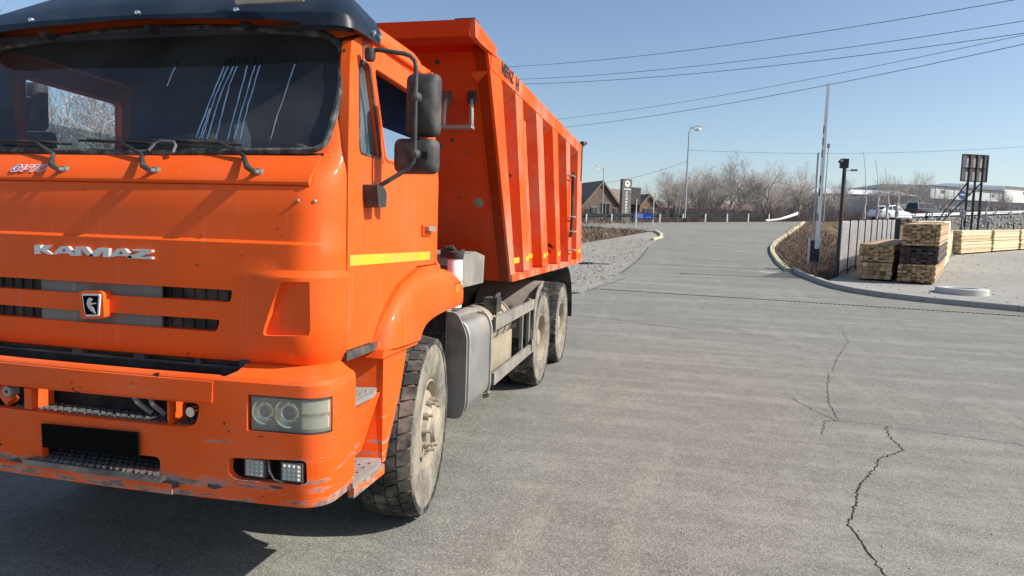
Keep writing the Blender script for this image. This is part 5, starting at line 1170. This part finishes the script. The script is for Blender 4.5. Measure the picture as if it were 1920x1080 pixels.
def qbox(b, a0, a1, o0, o1, z0, z1):
    return b.add([Q(a0,o0,z0),Q(a1,o0,z0),Q(a1,o1,z0),Q(a0,o1,z0),Q(a0,o0,z1),Q(a1,o0,z1),Q(a1,o1,z1),Q(a0,o1,z1)], [(3,2,1,0),(4,5,6,7),(0,1,5,4),(1,2,6,5),(2,3,7,6),(3,0,4,7)])
qbox(B(), -.55, .55, 0, .5, -.4, 4.55).build('tower', mat('pylon_grey', (.15,.135,.12), rough=.7), t, bevel=.02)
b = B(); b.loft([[Q(.0+.30*cos(a), o, 4.05+.34*sin(a)) for a in [2*pi*i/24 for i in range(24)]] for o in (-.03, .0)]); lg = b.build('logo_disc', WHITE, t)
b = B(); b.loft([[Q(.02+.11*cos(a), o, 4.10+.13*sin(a)) for a in [2*pi*i/16 for i in range(16)]] for o in (-.045, -.03)]); b.build('logo_mark', mat('logo_brown', (.3,.16,.09)), lg)
qbox(B(), -.42, .42, -.02, 0, 3.44, 3.54).build('name_line', WHITE, t)
rnd = random.Random(4)
for k in range(8):                    # too far away to read: pale letter-sized marks only
    z = 3.0-k*.33; b = B(); qbox(b, -.15, -.08, -.03, 0, z, z+.24); qbox(b, -.08, rnd.uniform(.06,.15), -.028, 0, z+.17, z+.24); qbox(b, -.08, rnd.uniform(-.02,.12), -.026, 0, z+rnd.uniform(0,.09), z+.12)
    b.build('letter_mark', WHITE, t, smooth=0)
# ------------------------------------------------------------------ warehouses and long walls on the right
SHEET = mat('grey_sheet', (.55,.57,.59), rough=.6, var=.08, vscale=.2); SHEETG = mat('green_grey_sheet', (.50,.53,.53), rough=.6, var=.06, vscale=.2)
WROOF = mat('white_roof', (.75,.76,.78), rough=.5, var=.05); BROWNW = mat('brown_wall', (.17,.14,.12), rough=.85, var=.25)
def bbox(b, x0, x1, y0, y1, z0, z1, ang, piv):
    ca, sa = cos(ang), sin(ang); return b.add([(piv[0]+x*ca-y*sa, piv[1]+x*sa+y*ca, z) for z in (z0, z1) for x, y in ((x0,y0),(x1,y0),(x1,y1),(x0,y1))], [(3,2,1,0),(4,5,6,7),(0,1,5,4),(1,2,6,5),(2,3,7,6),(3,0,4,7)])
def shed(name, label, piv, ang, L_, D_, z0, ze, zr, wm, rm, nwin=0, ribs=0):
    t = thing(name, label, 'building', (piv[0], piv[1], z0)); b = B(); bbox(b, 0, L_, 0, D_, z0, ze, ang, piv); b.build('wall', wm, t)
    ca, sa = cos(ang), sin(ang); P = lambda x, y, z: (piv[0]+x*ca-y*sa, piv[1]+x*sa+y*ca, z)
    b = B(); b.add([P(-.4,-.5,ze),P(L_+.4,-.5,ze),P(L_+.4,D_+.5,ze),P(-.4,D_+.5,ze),P(-.4,D_/2,zr),P(L_+.4,D_/2,zr)], [(0,1,5,4),(2,3,4,5),(1,2,5),(3,0,4),(3,2,1,0)]); b.build('roof', rm, t, smooth=0)
    for k in range(nwin):
        x = L_*(k+.5)/nwin; b = B(); bbox(b, x-.8, x+.8, -.06, 0, ze-1.6, ze-.9, ang, piv); b.build('window', mat('far_window', (.06,.07,.08), rough=.2), t)
    for k in range(ribs):
        x = L_*(k+.5)/ribs; b = B(); bbox(b, x-.12, x+.12, -.10, 0, z0, ze, ang, piv); b.build('pilaster', wm, t)
    return t
shed('long_warehouse', 'long low grey sheet building behind the bright guardrail', (31.5,102.5), math.atan2(10.,20.), 42, 12, 4.2, 8.6, 8.9, SHEET, WROOF, 0, 15)
shed('white_warehouse', 'large pale green warehouse with white roof and high side behind the billboard', (57.9,166.), math.atan2(15.3,20.8), 26, 24, 4., 15.4, 16.3, SHEETG, WROOF, 3, 8)
shed('gabled_warehouse', 'white gabled warehouse at the far right edge', (78.8,181.), math.atan2(8.3,12.5), 30, 30, 4., 16.6, 18.2, WHITE, WROOF, 2, 0)
shed('brown_depot', 'dark brown flat depot with white roof behind the bare bushes', (25.,127.5), math.atan2(3.,14.), 19, 14, 4., 10.6, 12., BROWNW, WROOF, 7, 0)
shed('brown_shed', 'dull red roofed long shed half hidden by the bare trees', (-3.,128.), math.atan2(5.,20.), 24, 12, 3., 7.4, 9.0, BROWNW, mat('dull_red_roof', (.20,.12,.10), rough=.8), 0, 0)
# overhead wires
CAB_ = mat('wire', (.05,.055,.06), rough=.7)
for k, (a, c, r, lab) in enumerate([((-9.02,42.3,12.73),(13.34,25.7,10.67),.013,'highest overhead cable crossing the sky to the right'), ((-8.1,42.5,11.93),(14.38,28.,10.54),.013,'second overhead cable from the top'), ((-8.08,42.4,11.57),(14.66,28.56,10.23),.014,'third overhead cable just under the second'),
        ((-7.81,58.,12.),(16.41,32.66,11.28),.013,'fourth overhead cable, upper of the lowest pair'), ((-7.08,58.1,11.31),(16.69,33.2,11.02),.017,'lowest overhead cable above the street lamp'),
        ((2.62,61.25,9.3),(31.96,67.17,11.07),.012,'thin wire from the street lamp across the sky to the right'), ((-5.2,61.,6.6),(2.62,61.2,8.8),.014,'thin short wire between the two street lamps')]):
    a, c = Vector(a), Vector(c); e = .35 if k < 5 else (.35 if k == 5 else 0); A_, C_ = a-(c-a)*(.25 if k < 5 else 0), c+(c-a)*e; pts = []
    for i in range(41):
        t_ = i/40; p_ = A_.lerp(C_, t_); s_ = -(.9 if k < 5 else .8 if k == 5 else .25)*(4*t_*(1-t_)-(.75 if k < 5 else .6 if k == 5 else 0)); p_.z += s_; pts.append(p_)
    o = B().tube(pts, r, 5, cap=False).build('overhead_cable', CAB_, None, loc=tuple(A_)); tag(o, lab, 'cable', 'overhead cables')
# ------------------------------------------------------------------ bare trees
def bare_tree(seed, h, spread=.55, levels=5, stems=1, dens=1., tw=.012):
    rnd = random.Random(seed); tr, cr = B(), B()
    def branch(p, d, L_, r, lev):
        n = 4 if lev == 0 else 3; pts = [p.copy()]; rs = [r]; q = p.copy(); dd = d.copy()
        for i in range(n):
            dd = (dd+Vector((rnd.gauss(0,.14), rnd.gauss(0,.14), .05))).normalized(); q = q+dd*L_/n; pts.append(q.copy()); rs.append(max(tw*.4, r*(1-.55*(i+1)/n)))
        (tr if lev < 2 else cr).tube(pts, rs, 6 if lev == 0 else (4 if lev < 3 else 3), cap=False)
        if lev >= levels: return
        k = int((5 if lev == 0 else 4 if lev < 3 else 3)*dens+rnd.random())
        for j in range(k):
            t_ = rnd.uniform(.35 if lev == 0 else .2, 1.); i = min(int(t_*n), n-1); b0 = pts[i].lerp(pts[i+1], t_*n-i); a = rnd.uniform(0, 2*pi)
            ax = dd.orthogonal().normalized(); ax.rotate(Matrix.Rotation(a, 3, dd)); nd = (dd*cos(spread*rnd.uniform(.6,1.35))+ax*sin(spread*rnd.uniform(.7,1.3))).normalized()
            branch(b0, nd, L_*rnd.uniform(.55,.78)*(1.05-.35*t_ if lev == 0 else 1), max(tw*.5, rs[i]*rnd.uniform(.5,.68)), lev+1)
        branch(pts[-1], (dd+Vector((rnd.gauss(0,.1), rnd.gauss(0,.1), .1))).normalized(), L_*.66, rs[-1], lev+1)
    for s in range(stems):
        d = Vector((rnd.gauss(0,.16 if stems > 1 else .05), rnd.gauss(0,.16 if stems > 1 else .05), 1)).normalized()
        branch(Vector((rnd.gauss(0,.15)*(stems > 1), rnd.gauss(0,.15)*(stems > 1), -.2)), d, h*.36, h*.022*(1 if stems == 1 else .7), 0)
    mt_ = mesh_of(tr, 'trunk'); mc = mesh_of(cr, 'crown'); mt_.materials.append(BARK); mc.materials.append(TWIG); return mt_, mc
VAR = [bare_tree(11, 7.5, .72), bare_tree(23, 7.0, .80), bare_tree(37, 6.8, .6, stems=3, dens=.85), bare_tree(41, 5.2, .75, stems=4, dens=.85, levels=4), bare_tree(59, 8., .66, dens=.95)]
def plant(label, loc, var, s, rz, group, cat='tree', nm='bare_tree'):
    t = thing(nm, label, cat, loc, group); t.rotation_euler.z = rz; t.scale = (s, s, s*random.Random(rz).uniform(.92,1.1))
    for n_, me in (('trunk', VAR[var][0]), ('crown', VAR[var][1])):
        o = bpy.data.objects.new(n_, me); COL.objects.link(o); o.parent = t
G_ = 'bare trees beyond the highway'
for k, (u, v, var, s, lab) in enumerate([(19.,14.,2,.80,'slim bare tree just right of the restaurant'), (20.6,16.,4,.80,'bare tree left of the tall street lamp'), (22.8,15.,2,.95,'double stemmed bare tree behind the tall street lamp'), (24.6,17.,0,.92,'bare tree just right of the tall street lamp'),
        (26.6,15.,4,.90,'upright bare tree in the middle of the tree row'), (29.0,16.,1,1.08,'tallest broad bare tree of the row'), (31.2,14.,0,.98,'broad bare tree right of the tallest tree'), (33.4,17.,2,.85,'bare tree at the right end of the broad group'),
        (21.6,19.,0,.85,'bare tree second behind the lamp, left of its pole'), (27.8,19.,2,1.0,'bare tree behind and between the upright and the tallest tree'), (30.2,20.,4,.85,'slim bare tree just behind the tallest tree'), (34.8,15.,3,1.0,'bushy bare tree at the foot of the broad group'), (39.4,19.,2,.95,'bare tree behind the round crowned tree'), (43.8,19.,1,.8,'bare tree far behind the barrier arm'), (46.6,17.,2,.75,'multi stemmed bare tree right of the thin mast'), (18.,18.,3,1.0,'bushy bare tree against the restaurant end'), (36.3,18.,3,.9,'low bushy bare tree in the gap of the row'), (38.0,15.,1,1.0,'round crowned bare tree left of the barrier arm'), (40.6,16.,0,.80,'bare tree behind the raised barrier arm'), (42.8,14.,3,1.05,'bushy bare tree right of the barrier arm'), (45.,15.,4,.72,'bare tree behind the thin mast'),
        (48.,13.,3,1.,'bushy bare tree behind the first flagpole'), (50.4,14.,1,.75,'bare tree behind the white car roof'), (53.,14.,2,.8,'thin bare tree between the flagpoles and the dark car'), (56.,12.,4,.80,'lone bare tree above the dark car'), (60.5,13.,3,.8,'small bare bush tree left of the billboard'), (75.,14.,3,.8,'small bare bush tree at the right edge')]):
    plant(lab, tuple(HW(u, v)), var, s*1.27, k*1.7, G_)
for k, (x, y, var, s, lab) in enumerate([(-9.5,5.0,0,.85,'bare tree seen through the far cab window'), (-11.5,7.5,1,.9,'bare tree left of the truck, behind the nearest one'), (-9.5,9.5,4,.8,'bare tree left of the truck near the dump body'), (-12.,3.2,1,.9,'bare tree left of the truck, nearest the camera'), (-12.5,12.5,0,.9,'bare tree left of the truck, farthest back')]):
    plant(lab, (x, y, Hh(x, y)), var, s, 1+k*2.1, 'bare trees left of the truck')
# thicket of bare stems beyond the highway
rnd = random.Random(8); b = B()
def stem(b, q, h, r, lean):
    d = Vector((rnd.gauss(0,lean), rnd.gauss(0,lean), 1)); m_ = q+d*h*.55; e = m_+Vector((rnd.gauss(0,lean*1.6), rnd.gauss(0,lean*1.6), 1))*h*.5
    k = Vector((r,0,0)); j = Vector((0,r,0)); vs = [q-k,q+k*.5+j,q+k*.5-j,m_-k*.6,m_+k*.3+j*.6,m_+k*.3-j*.6,e]
    b.add(vs, [(0,1,4,3),(1,2,5,4),(2,0,3,5),(3,4,6),(4,5,6),(5,3,6)])
    for _ in range(2):
        a = q.lerp(m_, rnd.uniform(.3,1)); c = a+Vector((rnd.gauss(0,.35), rnd.gauss(0,.35), rnd.uniform(.3,.9)))*h*.35; b.add([a-k*.4, a+k*.4, c], [(0,1,2)]); b.add([a-j*.4, a+j*.4, c], [(0,1,2)])
for i in range(7000):
    u = rnd.uniform(-14, 76); v = rnd.uniform(10.6, 16.5)
    hh = (1.5+1.1*sin(u*.35)**2+.6*sin(u*1.3+1))*rnd.uniform(.45,1.15)*(.85 if 18 < u < 60 else .75)
    if 2 < u < 17 and v > 12.6: continue
    stem(b, HW(u, v, -.1), max(.6, hh*1.15), rnd.uniform(.016,.036), .24)
o = stuff(b.build('thicket', REDTWIG, None, smooth=0, fix=False)); tag(o, 'brown thicket of bare stems along the far side of the highway', 'thicket')
# dry grass on the bank and verges
b = B()
def blade(b, x, y, h, w_, lean):
    z = Hh(x, y)-.05; a = rnd.uniform(0, 2*pi); dx, dy = cos(a)*w_, sin(a)*w_; ex_, ey_ = rnd.gauss(0,lean)*h, rnd.gauss(0,lean)*h
    b.add([(x-dx,y-dy,z),(x+dx,y+dy,z),(x+ex_*.5+dx*.6,y+ey_*.5+dy*.6,z+h*.6),(x+ex_,y+ey_,z+h)], [(0,1,2),(0,2,3)])
n = 0
while n < 15000:
    y = rnd.uniform(22, 66)**1.0; y = 22+(y-22)*rnd.random()**.4; x0 = interp(y, XR)+.25; x1 = min(fencex(y)-.1 if y < 37.5 else x0+9, x0+10)
    if x1 <= x0: continue
    x = rnd.uniform(x0, x1); u, v = uv(x, y)
    if v > -.5: continue
    if abs(x-bx) < .45 and abs(y-byy) < .45: continue
    blade(b, x, y, rnd.uniform(.15,.55), rnd.uniform(.008,.02), .45); n += 1
o = stuff(b.build('dry_bank_grass', DRYG, None, smooth=0, fix=False)); tag(o, 'dry brown grass covering the bank beside the drive', 'grass')
b = B()
for i in range(9000):
    y = rnd.uniform(27, 57); x1 = interp(y, [(27,-9),(30,-6.5),(36,-3.2),(42,-1.5),(46,-.3),(47,-1.4),(48.5,-7),(50,-14)]) if y < 48.6 else None
    if x1 is None:
        u = rnd.uniform(-20, 12); v = rnd.uniform(-4.6, -.3); q = HW(u, v); x, y = q.x, q.y
        if v < -1.6 and u > 3: continue
    else: x = x1-abs(rnd.gauss(0, 4.5))
    blade(b, x, y, rnd.uniform(.08,.38), rnd.uniform(.012,.03), .5)
o = stuff(b.build('dry_verge_grass', DRYG, None, smooth=0, fix=False)); tag(o, 'short dry grass left of the drive below the guardrail', 'grass')
# loose stones on the verge, rubble at the bank foot
b = B()
def stone(b, x, y, r, z=None):
    z = Hh(x, y) if z is None else z; c = Vector((x, y, z+r*.3)); vs = [c+Vector(d)*r*rnd.uniform(.6,1.25) for d in ((1,0,0),(-1,0,0),(0,1,0),(0,-1,0),(0,0,.8),(0,0,-.6))]
    b.add(vs, [(0,2,4),(2,1,4),(1,3,4),(3,0,4),(2,0,5),(1,2,5),(3,1,5),(0,3,5)])
for i in range(1500):
    y = 14+26*rnd.random()**1.4; x = interp(y, XL)-abs(rnd.gauss(.1, 2.6)); stone(b, x, y, rnd.uniform(.012,.05))
for i in range(500):
    y = rnd.uniform(15.8, 40); x = yard_l(y)+.3+abs(rnd.gauss(0, 5)); stone(b, x, y, rnd.uniform(.01,.035), Hh(x, y)+.105)
for i in range(160):
    y = rnd.uniform(24.5, 37); x = interp(y, XR)+.3+abs(rnd.gauss(.1,.5)); stone(b, x, y, rnd.uniform(.03,.11))
for i in range(2600):
    q = HW(rnd.uniform(35, 75), rnd.uniform(-9, -1)); stone(b, q.x, q.y, rnd.uniform(.06,.26), q.z+.1)
for i in range(700): y = 1+13*rnd.random()**1.3; x = rnd.uniform(-.2, 7); stone(b, x, y, rnd.uniform(.003,.009))
o = stuff(b.build('loose_stones', mat('stones', (.30,.285,.26), rough=.9, var=.35, vscale=3.), None, smooth=0, fix=False)); tag(o, 'scattered grey stones on gravel, bank foot and rubble slope', 'stones')
# fallen marker by the gravel edge
q = Vector((-.95, 14.9, Hh(-.95, 14.9))); q = Vector((-.35, 22.5, 0)); q = Vector((-2.0, 24.0, Hh(-2.0, 24.0)))
t = thing('fallen_marker', 'thin dark stick lying with a dark slab on the gravel behind the truck', 'marker', tuple(q))
B().tube([(q.x-.45,q.y,q.z+.75),(q.x-.05,q.y,q.z+.08)], .025, 6).build('stick', POLED, t)
B().box(q.x-.15, q.x+.45, q.y-.12, q.y+.12, q.z, q.z+.06).build('slab', POLED, t, bevel=.01)
B().box(q.x+.2, q.x+1.1, q.y+.15, q.y+.28, q.z, q.z+.05).build('pale_slat', CONC, t, bevel=.01)
